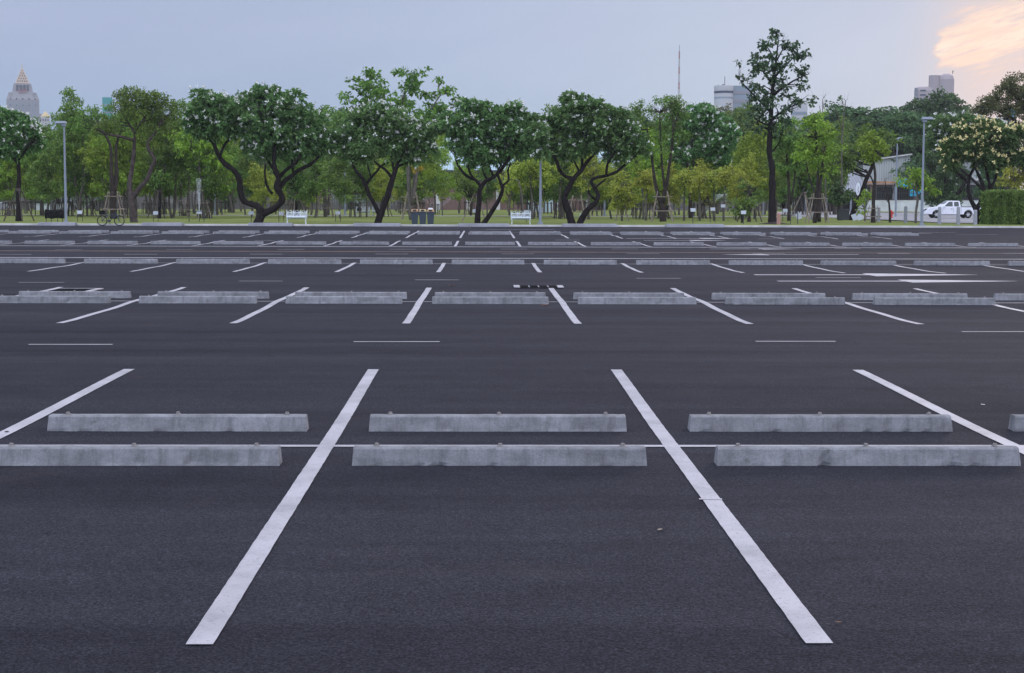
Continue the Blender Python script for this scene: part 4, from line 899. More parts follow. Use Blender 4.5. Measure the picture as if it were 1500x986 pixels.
px_tree('spindly_tree', 'spindly treetop with tufts at the left end of the dome tree', 124, (1208, 318), [[(1210, 320, 1.6), (1209, 270, 1.2), (1206, 200, .9), (1205, 145, .5)], [(1206, 180, .7), (1200, 155, .4)]], [(1206, 140, 6, 3), (1200, 150, 8, 3), (1211, 150, 7, 3)], 'sparse', k=.8, twigs=2, bark='bark_pale')
# ------------------------------------------------------------------ paths, side road
def sheet(pts, z, name, m, lab):
    vs = [(G(x, y, z).x, G(x, y, z).y, z) for x, y in pts]; b = MB(); b.add(vs, [tuple(range(len(vs)))]); o = b.build(name, m, fixn=False)
    if o.data.polygons[0].normal.z < 0: o.data.flip_normals()
    return tag(o, lab, kind='structure')
b = MB(); b.box((-25, 146.5, LZ+.035), (150, 1.5, .05)); tag(b.build('path', 'path'), 'narrow pale path crossing the lawn', kind='structure')
sheet([(1206, 318.5), (1262, 320.5), (1330, 323.2), (1380, 326.3), (1448, 327.2), (1500, 326.5), (1560, 322), (1560, 308.0), (1205, 309.5), (1130, 310.5), (1130, 314)], LZ+.05, 'side_road', 'road2', 'pale side road where the pickup is parked')
a0, a1 = G(1260, 311.5, LZ), G(1450, 310.8, LZ)
b = MB(); c = (a0+a1)/2; b.box((c.x, c.y, LZ+.12), (a1.x-a0.x, .25, .18)); tag(b.build('far_kerb', 'kerb'), 'grey kerb on the far side of the side road', kind='structure')
sheet([(1262, 311.2), (1450, 310.4), (1450, 307.6), (1262, 308.2)], LZ+.09, 'verge', 'grass', 'weedy verge below the white wall')
# ------------------------------------------------------------------ furniture
def lamp_post(px, pyb, pyt, Y, lab, head=1, z0=LZ, hw=1.0):
    p = P(px, pyb, Y); top = P(px, pyt, Y).z; h = top-z0
    t = thing('lamp_post', lab, 'lamp post', (p.x, Y, z0), 0)
    b = MB(); b.lathe([(.105, 0), (.10, .02), (.095, .5), (.07, h*.6), (.055, h-.05)], 12); b.build('pole', 'galv', t, smooth=False)
    b = MB(); b.box((0, 0, .02), (.42, .42, .05)); b.lathe([(.16, .04), (.16, .12), (.13, .14)], 12); b.build('base_plate', 'galv', t)
    b = MB(); b.box((head*.20*hw, 0, h-.10), (.76*hw, .40, .16), ry=0, top=(.8, .7)); b.box((head*.02, 0, h-.25), (.26, .26, .2)); b.build('lamp_head', 'galv', t, bevel=.02)
    b = MB(); b.box((head*.24*hw, 0, h-.195), (.5*hw, .32, .03)); b.build('lens', 'darkmetal', t)
    return t
lamp_post(97, 330, 177, 103.5, 'grey lamp post beside the black covered box on the left', -1)
lamp_post(791.5, 328, 196, 103.2, 'grey lamp post right of the second white bench, head hidden in leaves', -1)
lamp_post(1350, 328.5, 171, 103.0, 'tall grey lamp post on the right in front of the pickup', 1)
lamp_post(1312, 312, 201, 150, 'grey lamp post farther back by the side road', 1, hw=.9)
lamp_post(885.5, 315, 263, 148, 'slim grey lamp post behind the U shaped frangipani', -1, hw=.8)
lamp_post(505.5, 315, 235, 148, 'slim pale lamp post on the lawn path between two frangipanis', 1, hw=.5)
def bell_lamp(px, pyb, pyt, Y, lab):
    p = P(px, pyb, Y); top = P(px, pyt, Y).z; h = top-LZ; t = thing('park_lamp', lab, 'park lamp', (p.x, Y, LZ), 0, 'bell shaped park lamps')
    b = MB(); b.lathe([(.10, 0), (.10, .3), (.055, .35), (.045, h-.35)], 10); b.build('pole', 'galv', t)
    b = MB(); b.lathe([(.30, h-.42), (.27, h-.36), (.13, h-.22), (.06, h-.10), (.04, h)], 14); b.build('lamp_shade', 'white_metal', t)
bell_lamp(315, 314, 246, 150, 'pale bell shaped park lamp left of the zigzag limb'); bell_lamp(1118, 311, 252, 165, 'pale bell shaped park lamp left of the tallest trunk')
# bench
def bench(px, py, Y, w, lab, s=1.):
    p = P(px, py, Y); t = thing('garden_bench', lab, 'bench', (p.x, Y, LZ), 0, 'white garden benches')
    h = .92*s
    b = MB(); b.box((0, -.02, .45*s), (w, .42*s, .04*s))
    for i in range(9): b.box((-w/2+w*(i+.5)/9, -.23*s, .43*s), (.03, .02, .05*s))
    b.build('seat', 'white_metal', t)
    b = MB()
    b.box((0, .2*s, .50*s), (w, .03, .06*s)); b.box((0, .2*s, .74*s), (w, .03, .05*s)); b.box((0, .2*s, .36*s), (w, .03, .10*s))
    for i in range(3):
        cx = -w/2+w*(i+.5)/3; n = 12
        b.ring((cx, .2*s, .64*s), .115*s, .018*s, 14, 5); b.ring((cx, .2*s, .62*s), .05*s, .016*s, 10, 5)
        b.add([(cx, .185*s, h)]+[(cx+.14*s*math.cos(PI*j/n), .185*s, .76*s+.15*s*abs(math.sin(PI*j/n))*(1+.12*math.sin(5*PI*j/n))) for j in range(n+1)], [(0, 1+j, 2+j) for j in range(n)])
        for u in (-1, 1):
            b.box((cx+u*.17*s, .2*s, .66*s), (.022, .022, .36*s)); b.box((cx+u*.08*s, .2*s, .56*s), (.02, .02, .2*s), ry=u*.5)
    for i in range(4): b.tube([(-w/2+w*i/3, .2*s, .35*s), (-w/2+w*i/3, .2*s, .86*s), (-w/2+w*i/3, .2*s, .93*s)], [.028*s, .024*s, .005], 6)
    b.build('backrest', 'white_metal', t)
    for sx in (-1, 1):
        for sy in (-1, 1):
            q = MB(); q.tube([(sx*(w/2-.04), sy*.19*s, 0), (sx*(w/2-.06), sy*.18*s, .2*s), (sx*(w/2-.03), sy*.19*s, .45*s)], [.035*s, .025*s, .035*s], 6); q.build('leg', 'white_metal', t)
        q = MB(); q.tube([(sx*(w/2-.02), -.2*s, .45*s), (sx*(w/2-.02), -.2*s, .68*s), (sx*(w/2-.02), .2*s, .72*s)], .024*s, 6); q.build('armrest', 'white_metal', t)
bench(434.5, 329.5, 103.0, 1.28, 'white ornate garden bench at the kerb, right of the zigzag frangipani', .95)
bench(763, 328.5, 103.0, 1.26, 'white ornate garden bench at the kerb, left of the grey lamp post', .93)
bench(531.5, 316.5, 144, 1.2, 'white garden bench with a dark bag on it, far side of the lawn')
bench(553, 316.5, 144, .95, 'white garden bench partly behind the forked trunk, far side of the lawn')
p = P(526, 310, 143.6); b = MB(); b.lathe([(.0, 0), (.17, .01), (.22, .12), (.19, .28), (.09, .36), (.05, .38)], 12); tag(b.build('bag', 'tarp', loc=(p.x, 143.9, LZ+.47)), 'dark round bag lying on the far white bench', 'bag')
# bins
def bin_(px, lab, topm):
    p = P(px, 329, 102.7); t = thing('litter_bin', lab, 'bin', (p.x, 102.7, LZ), random.uniform(-.05, .05), 'litter bins at the kerb')
    b = MB(); b.box((0, 0, .37), (.36, .36, .74), top=(1.28, 1.28)); b.build('bin_body', 'bin_blue', t, bevel=.02)
    b = MB(); b.box((0, 0, .77), (.50, .50, .055)); b.build('rim', 'bin_blue', t, bevel=.015)
    b = MB(); b.box((0, 0, .875), (.44, .42, .15), top=(.82, .7)); b.build('lid', topm, t, bevel=.02)
    b = MB(); b.lathe([(.10, -.01), (.11, .0), (.10, .012)], 12); o = b.build('opening', 'black', t); o.location = (0, -.195, .875); o.rotation_euler = (PI/2-.35, 0, 0); o.scale = (1.3, .55, 1)
    return t
bin_(607.5, 'left one of three slate blue litter bins with a tan lid', 'bin_top'); bin_(619.2, 'middle one of three slate blue litter bins with a sandy lid', 'bin_top2')
t3 = bin_(630.8, 'right one of three slate blue litter bins with a white bag under the lid', 'bin_top')
b = MB(); b.box((0, .03, .99), (.34, .30, .11), top=(.8, .8)); b.build('bag_liner', 'white_metal', t3, bevel=.03)
# covered box on legs
p = P(81, 327, 105); t = thing('covered_box', 'black tarpaulin covered box on thin legs left of the lamp post', 'covered box', (p.x, 105, LZ), 0)
b = MB(); random.seed(3); vs = []; nx = 12
for j, (z, yy) in enumerate([(.30, .3), (.42, .32), (.62, .31), (.78, .28), (.84, .12), (.84, -.12), (.78, -.28), (.62, -.31), (.42, -.32), (.28, -.3)]):
    for i in range(nx): vs.append((-.60+1.2*i/(nx-1)+random.uniform(-.02, .02), yy+random.uniform(-.03, .03), z+random.uniform(-.03, .03)+(.03*math.sin(i) if j in (0, 9) else 0)))
fs = [(j*nx+i, j*nx+i+1, (j+1)*nx+i+1, (j+1)*nx+i) for j in range(9) for i in range(nx-1)]+[tuple(j*nx for j in range(10)), tuple(j*nx+nx-1 for j in range(10))]
b.add(vs, fs); b.build('tarpaulin', 'tarp', t)
for sx in (-1, -.4, .4, 1):
    q = MB(); q.box((sx*.52, -.2, .16), (.035, .035, .36)); q.build('leg', 'darkmetal', t)
# bicycle
p = P(163.5, 331, 100.4); t = thing('bicycle', 'navy bicycle with a black rear bag leaning by the kerb', 'bicycle', (p.x, 100.2, zg(p.x, 100.2)), .03)
r = .31
for sx, nm in ((-.53, 'wheel'), (.53, 'wheel')):
    q = MB(); q.ring((0, 0, 0), r, .024, 26, 6); w = q.build('wheel', 'black', t); w.location = (sx, 0, r+.02)
    q = MB(); q.ring((0, 0, 0), r-.03, .011, 26, 5); 
    for i in range(10): a = PI*i/10; q.tube([(math.cos(a)*(r-.03), 0, math.sin(a)*(r-.03)), (-math.cos(a)*(r-.03), 0, -math.sin(a)*(r-.03))], .0025, 3)
    q.tube([(0, -.05, 0), (0, .05, 0)], .03, 8); q.build('rim', 'darkmetal', w)
q = MB(); bb = (-.08, 0, .30); hd = (.38, 0, .72); st_ = (-.22, 0, .68)
for a_, c_ in ((bb, hd), (bb, st_), (st_, hd), (bb, (-.53, .05, .33)), (st_, (-.53, .05, .33)), (hd, (.53, .05, .33)), (bb, (-.53, -.05, .33)), (hd, (.53, -.05, .33)), (hd, (.35, 0, .82))): q.tube([a_, c_], .019, 6)
q.build('frame', 'bikeblue', t)
q = MB(); q.tube([(.30, -.27, .86), (.36, -.1, .86), (.36, .1, .86), (.30, .27, .86)], .014, 6); q.tube([(.35, 0, .8), (.36, 0, .87)], .016, 6); q.build('handlebar', 'darkmetal', t)
q = MB(); q.tube([(-.22, 0, .66), (-.245, 0, .78)], .014, 6); q.box((-.25, 0, .80), (.26, .14, .05), top=(.8, .5)); q.build('saddle', 'black', t)
q = MB(); q.lathe([(.09, -.012), (.09, .012)], 14); o = q.build('chainring', 'darkmetal', t); o.rotation_euler = (PI/2, 0, 0); o.location = (-.08, -.05, .30)
q = MB(); q.tube([(-.08, -.07, .3), (-.03, -.09, .14)], .01, 5); q.box((-.02, -.12, .13), (.09, .07, .02)); q.tube([(-.08, .07, .3), (-.13, .09, .46)], .01, 5); q.box((-.14, .12, .47), (.09, .07, .02)); q.build('pedal', 'darkmetal', t)
q = MB(); q.box((-.52, 0, .84), (.32, .24, .24), top=(1.12, 1.1)); q.build('bag', 'tarp', t, bevel=.03)
q = MB(); q.box((-.50, 0, .70), (.40, .12, .02)); q.tube([(-.6, .05, .69), (-.53, .05, .34)], .008, 4); q.tube([(-.6, -.05, .69), (-.53, -.05, .34)], .008, 4); q.build('rack', 'darkmetal', t)
# small sign plates
def sign(px, pyt, Y, lab, w=.34, m='plate', posts=1):
    p = P(px, 320, Y); zt = P(px, pyt, Y).z-LZ; t = thing('name_plate', lab, 'plant sign', (p.x, Y, LZ), random.uniform(-.15, .15), 'small plant name plates on the lawn')
    for s in ((0,) if posts == 1 else (-1, 1)):
        b = MB(); b.tube([(s*w*.5, .03, -.05), (s*w*.5, .03, zt-.05)], .025, 5); b.build('post', 'stake' if posts == 2 else 'darkmetal', t)
    b = MB(); b.box((0, 0, zt-.12), (w, .03, .24), rx=-.25); b.build('plate', m, t, bevel=.005)
    b = MB()
    for i in range(3): b.box((0, -.0225, zt-.12), (w*.6, .004, .02), rx=-.25) if i == 1 else None
    return t
for px, pyt, Y, lab, ps in [(117, 308.5, 110, 'small white name plate on posts right of the left lamp post', 2), (228, 309.5, 110, 'small white name plate on two posts left of the tripod mound', 2), (292, 308.5, 110.5, 'small white name plate at the foot of the water jet', 1), (368, 309.5, 108, 'small white name plate left of the zigzag frangipani base', 1),
        (412, 310, 112, 'pale blue name plate left of the first white bench', 2), (495, 309.5, 112, 'small white name plate on dark posts right of the first white bench', 2), (696, 306.5, 112, 'pale blue name plate behind the slim frangipani trunks', 1), (771.5, 307.8, 112, 'small white name plate above the second white bench', 1),
        (1015, 305, 107, 'white name plate on one thin post, left of three on the right lawn', 1), (1044, 304, 113, 'pale blue name plate, middle of three on the right lawn', 2), (1089, 308.5, 106, 'white name plate before the dark shrub, right of three', 1), (1059, 299.5, 122, 'small farther name plate behind the yellow tree row', 1), (853, 313, 112, 'small name plate in the fork of the U shaped frangipani', 1), (1150, 306, 118, 'small white name plate right of the tallest tree', 2)]:
    sign(px, pyt, Y, lab, posts=ps)
# rail frames
for px, py, Y, w, lab in [(288, 326, 108, 1.0, 'low dark metal rail frame by the water jet'), (1163, 325, 109, .5, 'low dark metal rail frame right of the tallest tree')]:
    p = P(px, py, Y); b = MB()
    for s in (-1, 1): b.box((s*w/2, 0, .35), (.05, .05, .8))
    b.box((0, 0, .74), (w+.05, .05, .05)); tag(b.build('rail_frame', 'darkmetal', loc=(p.x, Y, LZ)), lab, 'rail')
# salmon post at the tallest tree, hydrant, bollards
p = P(1140.5, 326, 105); b = MB(); b.lathe([(.13, -.03), (.13, .7), (.12, .74), (.05, .78)], 12); tag(b.build('marker_post', 'pinkpost', loc=(p.x, 105, LZ)), 'short salmon pink post at the foot of the tallest tree', 'post')
b = MB(); p = P(1131, 327, 106.5); rr = random.Random(4)
vs = [(0, 0, .16)]+[(math.cos(2*PI*i/14)*rr.uniform(1.0, 1.5), math.sin(2*PI*i/14)*rr.uniform(.7, 1.1), .0) for i in range(14)]; b.add(vs, [(0, 1+i, 1+(i+1) % 14) for i in range(14)])
tag(b.build('soil_mound', 'bark_brown', loc=(p.x, 106, LZ+.01), smooth=True), 'brown soil mound around the tallest trunk', 'soil mound')
p = P(1305.5, 318, 140); t = thing('fire_hydrant', 'small red fire hydrant by the side road', 'hydrant', (p.x, 140, LZ+.05))
b = MB(); b.lathe([(.17, 0), (.17, .06), (.11, .08), (.11, .45), (.14, .47), (.13, .56), (.05, .64), (.03, .68)], 12); b.build('hydrant_body', 'red', t)
b = MB(); b.tube([(-.22, 0, .38), (.22, 0, .38)], .06, 8); b.build('outlet', 'red', t)
for i, (px, pyt, Y) in enumerate([(1287, 303.5, 119), (1326.3, 302, 112), (1376, 303, 107), (1403.5, 303, 106), (1428.5, 307.5, 105.2)]):
    p = P(px, 325, Y); zt = P(px, pyt, Y).z-LZ; t = thing('bollard', 'grey concrete bollard along the side road, %s from the left' % ORD[i], 'bollard', (p.x, Y, LZ), 0, 'grey bollards along the side road')
    b = MB(); b.box((0, 0, zt/2-.03), (.22, .22, zt), top=(.85, .85)); b.build('bollard_shaft', 'bollard', t, bevel=.02)
    b = MB(); b.box((0, 0, zt-.02), (.20, .20, .05), top=(.5, .5)); b.build('cap', 'bollard', t)
# utility box and leaning boards
p = P(1235, 319, 128); t = thing('utility_box', 'dark green utility box under the grey awning', 'utility box', (p.x, 128, LZ), 0)
b = MB(); b.box((0, 0, .42), (.9, .5, .8)); b.build('cabinet', 'darkmetal', t, bevel=.02); b = MB(); b.box((0, 0, .85), (1.0, .6, .07), top=(.9, .8)); b.build('lid', 'darkmetal', t)
for i, (px, Y, s, lab) in enumerate([(1170, 132, -1, 'white leaning board left of the feathery tree'), (1188, 131, 1, 'white leaning board behind the feathery tree'), (1252, 126, -1, 'white leaning board beside the slanting dark trunk'), (1259, 127, -1, 'second white board right of the slanting dark trunk')]):
    p = P(px, 316, Y); b = MB(); b.box((0, 0, .26), (.42, .04, .52), rx=.35*s, ry=.35*s); tag(b.build('leaning_board', 'plate', loc=(p.x, Y, LZ)), lab, 'board', 'white leaning boards')
# ------------------------------------------------------------------ pickup
p = P(1352, 318, 139); t = thing('pickup_truck', 'white extended cab pickup parked facing left beyond the bollards', 'pickup truck', (p.x, 139, LZ+.06), -.03)
hw = .84
def arch(cx, r, n=8, z0=.32): return [(cx-r*math.cos(PI*i/n), z0+r*math.sin(PI*i/n)*1.05) for i in range(n+1)]
low = [(0.06, .36)] + arch(.98, .38) + arch(3.72, .38) + [(5.38, .40), (5.42, .50), (5.40, .96), (3.55, .97), (1.45, .98), (.75, .93), (.22, .84), (.03, .70), (0, .5)]
b = MB(); b.prism(low, -hw, hw); b.build('body', 'carwhite', t, bevel=.035)
b = MB(); lo = [(1.42, .96), (3.56, .96)]
vs = []
for yy in (-1, 1):
    vs += [(1.30, yy*(hw-.02), .965), (3.06, yy*(hw-.02), .965), (2.99, yy*(hw-.14), 1.46), (2.86, yy*(hw-.16), 1.50), (2.20, yy*(hw-.16), 1.51), (1.98, yy*(hw-.15), 1.47)]
b.add(vs, [(0, 1, 2, 3, 4, 5), (11, 10, 9, 8, 7, 6), (0, 6, 7, 1), (1, 7, 8, 2), (2, 8, 9, 3), (3, 9, 10, 4), (4, 10, 11, 5), (5, 11, 6, 0)]); b.build('cab', 'carwhite', t, bevel=.03)
def side(x, z, s): f = (z-.965)/.5; return (x, s*(hw-.02-.12*f+.012), z)
for s in (-1, 1):
    for nm, q in (('window', [(1.60, 1.02), (2.36, 1.02), (2.36, 1.42), (2.06, 1.42)]), ('window', [(2.48, 1.02), (2.90, 1.02), (2.87, 1.42), (2.48, 1.42)])):
        m_ = MB(); m_.add([side(x, z, s) for x, z in q]+[(side(x, z, s)[0], side(x, z, s)[1]-s*.02, z) for x, z in q], [(0, 1, 2, 3), (7, 6, 5, 4)]+[(i, i+4, (i+1) % 4+4, (i+1) % 4) for i in range(4)]); m_.build(nm, 'glass', t)
    d = MB(); d.box((2.26, s*(hw+.006), .80), (.16, .025, .035)); d.build('door_handle', 'darkmetal', t)
    d = MB(); d.box((2.42, s*(hw+.001), .70), (.014, .012, .5)); d.box((1.50, s*(hw+.001), .70), (.014, .012, .5)); d.box((3.10, s*(hw+.001), .68), (.014, .012, .54)); d.build('door_seam', 'darkmetal', t)
    d = MB(); d.box((1.62, s*(hw+.10), 1.02), (.10, .18, .14)); d.build('mirror', 'carwhite', t, bevel=.02)
    d = MB(); d.box((.13, s*.62, .74), (.22, .42, .15)); d.build('headlight', 'glass', t, bevel=.03)
    d = MB(); d.box((5.40, s*.74, .74), (.05, .14, .30)); d.build('tail_light', 'red', t)
d = MB(); d.add([(1.46, -.68, 1.03), (1.46, .68, 1.03), (1.98, .62, 1.455), (1.98, -.62, 1.455)], [(0, 1, 2, 3)]); o = d.build('windscreen', 'glass', t); o.location = (-.035, 0, .012)
d = MB(); d.box((4.24, 0, .985), (2.30, 2*hw+.02, .05)); d.build('bed_rail', 'darkmetal', t)
d = MB(); d.box((.0, 0, .44), (.22, 1.62, .2), top=(.9, .98)); d.build('bumper', 'carwhite', t, bevel=.03)
d = MB(); d.box((.02, 0, .66), (.06, .8, .13)); d.build('grille', 'darkmetal', t)
d = MB(); d.box((2.35, 0, .35), (2.0, 1.5, .12)); d.build('underbody', 'black', t)
for cx in (.98, 3.72):
    for s in (-1, 1):
        q = MB(); q.ring((0, 0, 0), .235, .09, 22, 8); w = q.build('wheel', 'black', t); w.location = (cx, s*.72, .315)
        q = MB(); q.lathe([(.19, -.05), (.20, 0), (.19, .06)], 18); o = q.build('rim', 'darkmetal', w); o.rotation_euler = (PI/2, 0, 0)
        q = MB()
        for i in range(6): a = i*PI/3; q.box((math.cos(a)*.1, s*.075, math.sin(a)*.1), (.17, .03, .055), ry=-a)
        q.lathe([(.05, 0), (.05, .01)], 10); q.build('spokes', 'chrome', w)
# ------------------------------------------------------------------ clipped hedge
pa, pb = P(1448, 328, 106), P(1560, 328, 106); hb = P(1448, 280, 106).z
t = thing('clipped_hedge', 'tall clipped dark green hedge at the right edge', 'hedge', ((pa.x+pb.x)/2, 106, 0)); wdt = pb.x-pa.x
b = MB(); b.box((0, 1.1, (hb+LZ)/2-.1), (wdt-.3, 1.5, hb-LZ-.3)); b.build('inner_branches', 'bark_dark', t)
n = 26000; side_ = rng.random(n); x = rng.uniform(-wdt/2, wdt/2, n); z = rng.uniform(LZ, hb, n); scal = .24*np.abs(np.sin(x*PI/.62))**.6*-1+.24; hb_v = hb-.16*(1-np.abs(np.sin(x*PI/.62)))*rng.uniform(.5, 1.2, n)
z = LZ+(hb_v-LZ)*(z-LZ)/(hb-LZ); y = -.06+scal+rng.uniform(-.08, .08, n); tp = side_ > .86; z[tp] = hb_v[tp]-.02+rng.uniform(-.08, .10, tp.sum()); y[tp] = rng.uniform(0, 1.8, tp.sum()); en = (side_ > .78) & ~tp; x[en] = -wdt/2+rng.uniform(-.06, .06, en.sum()); y[en] = rng.uniform(0, 1.8, en.sum())
C = np.stack([x, y, z], 1); D = unit(n)*.8+np.array([0, -.5, .3]); D /= np.linalg.norm(D, axis=1, keepdims=True)
nob('foliage', npmesh('hedge', leafquads(C, D, .13, .08), 4, 'hedge'), t)
# ------------------------------------------------------------------ boundary fence, brick building, warehouse
def wallbox(name, lab, cat, pxa, pxb, Y, zt, m, th=.3, z0=0):
    a, c = P(pxa, 310, Y), P(pxb, 310, Y); b = MB(); b.box((0, 0, (zt+z0)/2), (c.x-a.x, th, zt-z0)); return tag(b.build(name, m, loc=((a.x+c.x)/2, Y, 0)), lab, cat)
def fence_run(pxa, pxb, Y, h, lab):
    a, c = P(pxa, 310, Y), P(pxb, 310, Y); w = c.x-a.x; t = thing('boundary_fence', lab, 'fence', ((a.x+c.x)/2, Y, LZ))
    b = MB(); n = int(w/.28)
    for i in range(n): b.box((-w/2+w*(i+.5)/n, 0, h/2), (.24, .05, h*random.uniform(.97, 1.02)))
    b.build('boards', 'fencewood', t)
    b = MB(); b.box((0, -.06, h*.75), (w, .06, .12)); b.box((0, -.06, h*.25), (w, .06, .12)); b.build('rail', 'fencewood', t)
    for i in range(int(w/6)+1):
        q = MB(); q.box((-w/2+6*i, -.12, h*.52), (.18, .18, h*1.04)); q.build('fence_post', 'greywall', t)
fence_run(-60, 600, 224, 2.7, 'weathered grey board fence behind the left grove')
fence_run(900, 1135, 224, 2.6, 'weathered grey board fence behind the yellow trees')
# brick building
Y = 226; a, c = P(598, 310, Y), P(905, 310, Y); w = c.x-a.x; t = thing('brick_building', 'long red brick building with pale columns and pale blue roof behind the park', 'building', ((a.x+c.x)/2, Y, LZ)); ev = P(700, 251, Y).z
b = MB(); b.box((0, 4, ev/2), (w, 8, ev)); b.build('brick_wall', 'brick', t)
b = MB(); b.box((0, -.02, ev*.62), (w+.1, .3, .25)); b.build('band', 'greywall', t)
for i in range(8):
    q = MB(); q.box((-w/2+w*i/7, -.25, ev*.33), (.55, .5, ev*.62+.2)); q.build('column', 'kerb', t)
rt = P(700, 203, Y+6).z
b = MB(); x0, x1 = -w/2+1, w/2; b.add([(-w/2-.3, -1.3, ev), (w/2+.3, -1.3, ev), (w/2+.3, 6.5, rt), (-w/2-.3, 6.5, rt), (-w/2-.3, -1.3, ev-.15), (w/2+.3, -1.3, ev-.15), (w/2+.3, 6.5, rt-.15), (-w/2-.3, 6.5, rt-.15)], [(0, 1, 2, 3), (7, 6, 5, 4), (0, 4, 5, 1), (1, 5, 6, 2), (2, 6, 7, 3), (3, 7, 4, 0)]); b.build('roof', 'corr_blue', t)
b = MB(); b.box((0, -1.36, ev-.12), (w+.7, .12, .3)); b.build('gutter', 'darkmetal', t)
for i in range(14):
    q = MB(); q.box((-w/2+w*(i+.5)/14, -.03, ev*.80), (1.7, .1, .9)); q.build('window', 'darkwin', t)
# left shelter with teal awning
Y = 205; a, c = P(62, 310, Y), P(107, 310, Y); w = c.x-a.x; t = thing('shelter', 'dark open shelter with a teal awning behind the left lamp post', 'shelter', ((a.x+c.x)/2, Y, LZ)); zt = P(85, 275, Y).z
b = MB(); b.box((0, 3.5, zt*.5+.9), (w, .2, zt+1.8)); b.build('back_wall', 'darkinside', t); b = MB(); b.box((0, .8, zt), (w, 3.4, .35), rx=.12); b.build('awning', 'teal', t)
for s in (-1, -.33, .33, 1):
    q = MB(); q.box((s*(w/2-.2), -.3, zt/2), (.16, .16, zt)); q.build('post', 'galv', t)
b = MB(); b.box((0, 2.6, zt+1.9), (w+1, 4, .3), rx=.1); b.build('roof', 'greywall', t)
for px, w_, lab in [(4, 3.0, 'small white outbuilding seen low at the left edge'), (78, 3.6, 'small white outbuilding seen low behind the covered box'), (790, 3.2, 'small grey green hut behind the grey lamp post')]:
    Y = 196; p = P(px, 310, Y); t = thing('garden_hut', lab, 'hut', (p.x, Y, LZ)); zt = .9 if px != 790 else 3.2
    b = MB(); b.box((0, 0, zt/2), (w_, 2, zt)); b.build('wall', 'wallwhite' if px != 790 else 'corr_blue', t); b = MB(); b.box((0, 0, zt+.06), (w_+.3, 2.3, .12), top=(.9, .6)); b.build('roof', 'corr_grey', t); b = MB(); b.box((.3, -1.01, zt*.45), (.7, .05, zt*.8)); b.build('door', 'greywall', t)
# warehouse
Y = 236; a, c = P(1262, 310, Y), P(1332, 310, Y); c2 = P(1470, 310, Y); zb = P(1300, 271, Y).z
t = thing('warehouse', 'white corrugated warehouse with low pitched roof behind the side road', 'building', (a.x, Y, LZ))
zl_, zr_ = P(1262, 239, Y).z, P(1332, 229, Y).z; w = c.x-a.x; w2 = c2.x-a.x
b = MB(); b.prism([(0, 0), (w, 0), (w, zr_), (0, zl_)], .0, 14); b.build('gable_wall', 'corr_white', t)
b = MB(); b.add([(-.6, -.5, zl_), (w+.1, -.5, zr_+.08), (w+.1, 14, zr_+.08), (-.6, 14, zl_), (-.6, -.5, zl_+.2), (w+.1, -.5, zr_+.28), (w+.1, 14, zr_+.28), (-.6, 14, zl_+.2)], [(3, 2, 1, 0), (4, 5, 6, 7), (0, 1, 5, 4), (1, 2, 6, 5), (2, 3, 7, 6), (3, 0, 4, 7)]); b.build('roof', 'kerb', t)
b = MB(); b.box(((w+w2)/2+.2, 9, 3.9), (w2-w-.4, 12, 7.8)); b.build('side_wing', 'corr_white', t)
b = MB(); b.box(((w+w2)/2+3, 2.4, 4.6), (w2-w-8, 1.5, .25)); b.build('ledge', 'kerb', t)
for i in range(4): b = MB(); b.box((w+5+i*2.4, 2.93, 3.4), (1.3, .12, 1.1)); b.build('window', 'darkwin', t)
# wall with steel fence
Y = 222; a, c = P(1255, 310, Y), P(1470, 310, Y); w = c.x-a.x; zt = P(1350, 294.3, Y).z; zf = P(1350, 272.5, Y).z
b = MB(); b.box((0, 0, zt/2), (w, .25, zt)); t = thing('garden_wall', 'stained white low wall behind the pickup', 'wall', ((a.x+c.x)/2, Y, 0)); b.build('wall_panel', 'wallwhite', t)
b = MB(); b.box((0, 0, zt+.04), (w, .32, .08)); b.build('coping', 'kerb', t)
t = thing('steel_fence', 'black steel bar fence on top of the low white wall', 'fence', ((a.x+c.x)/2, Y, zt+.08)); h = zf-zt-.08
b = MB()
for i in range(int(w/.32)): b.box((-w/2+.16+i*.32, 0, h/2), (.05, .05, h))
b.build('bars', 'darkmetal', t)
b = MB()
for z in (.15, h*.5, h-.1): b.box((0, 0, z), (w, .08, .08))
b.build('rail', 'darkmetal', t)
for i in range(int(w/2.6)+1): q = MB(); q.box((-w/2+.1+i*2.6, 0, h/2), (.16, .16, h)); q.build('fence_post', 'galv' if i % 3 == 2 else 'darkmetal', t)
Y = 229; t = thing('open_shed', 'dark open fronted shed with orange fascia behind the steel fence', 'shed', ((a.x+c.x)/2, Y, LZ)); zs = P(1350, 272, Y).z
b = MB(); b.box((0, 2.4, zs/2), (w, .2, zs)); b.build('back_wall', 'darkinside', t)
b = MB(); b.box((-w*.19, -.1, zs+.2), (w*.6, .15, .55)); b.build('fascia', 'orangetrim', t)
b = MB(); b.box((0, 1.1, zs+.1), (w, 2.8, .15)); b.build('roof', 'greywall', t)
for i in range(7): q = MB(); q.box((-w/2+.4+i*w/6.4, 0, zs/2), (.2, .2, zs)); q.build('post', 'brick' if i % 2 else 'greywall', t)
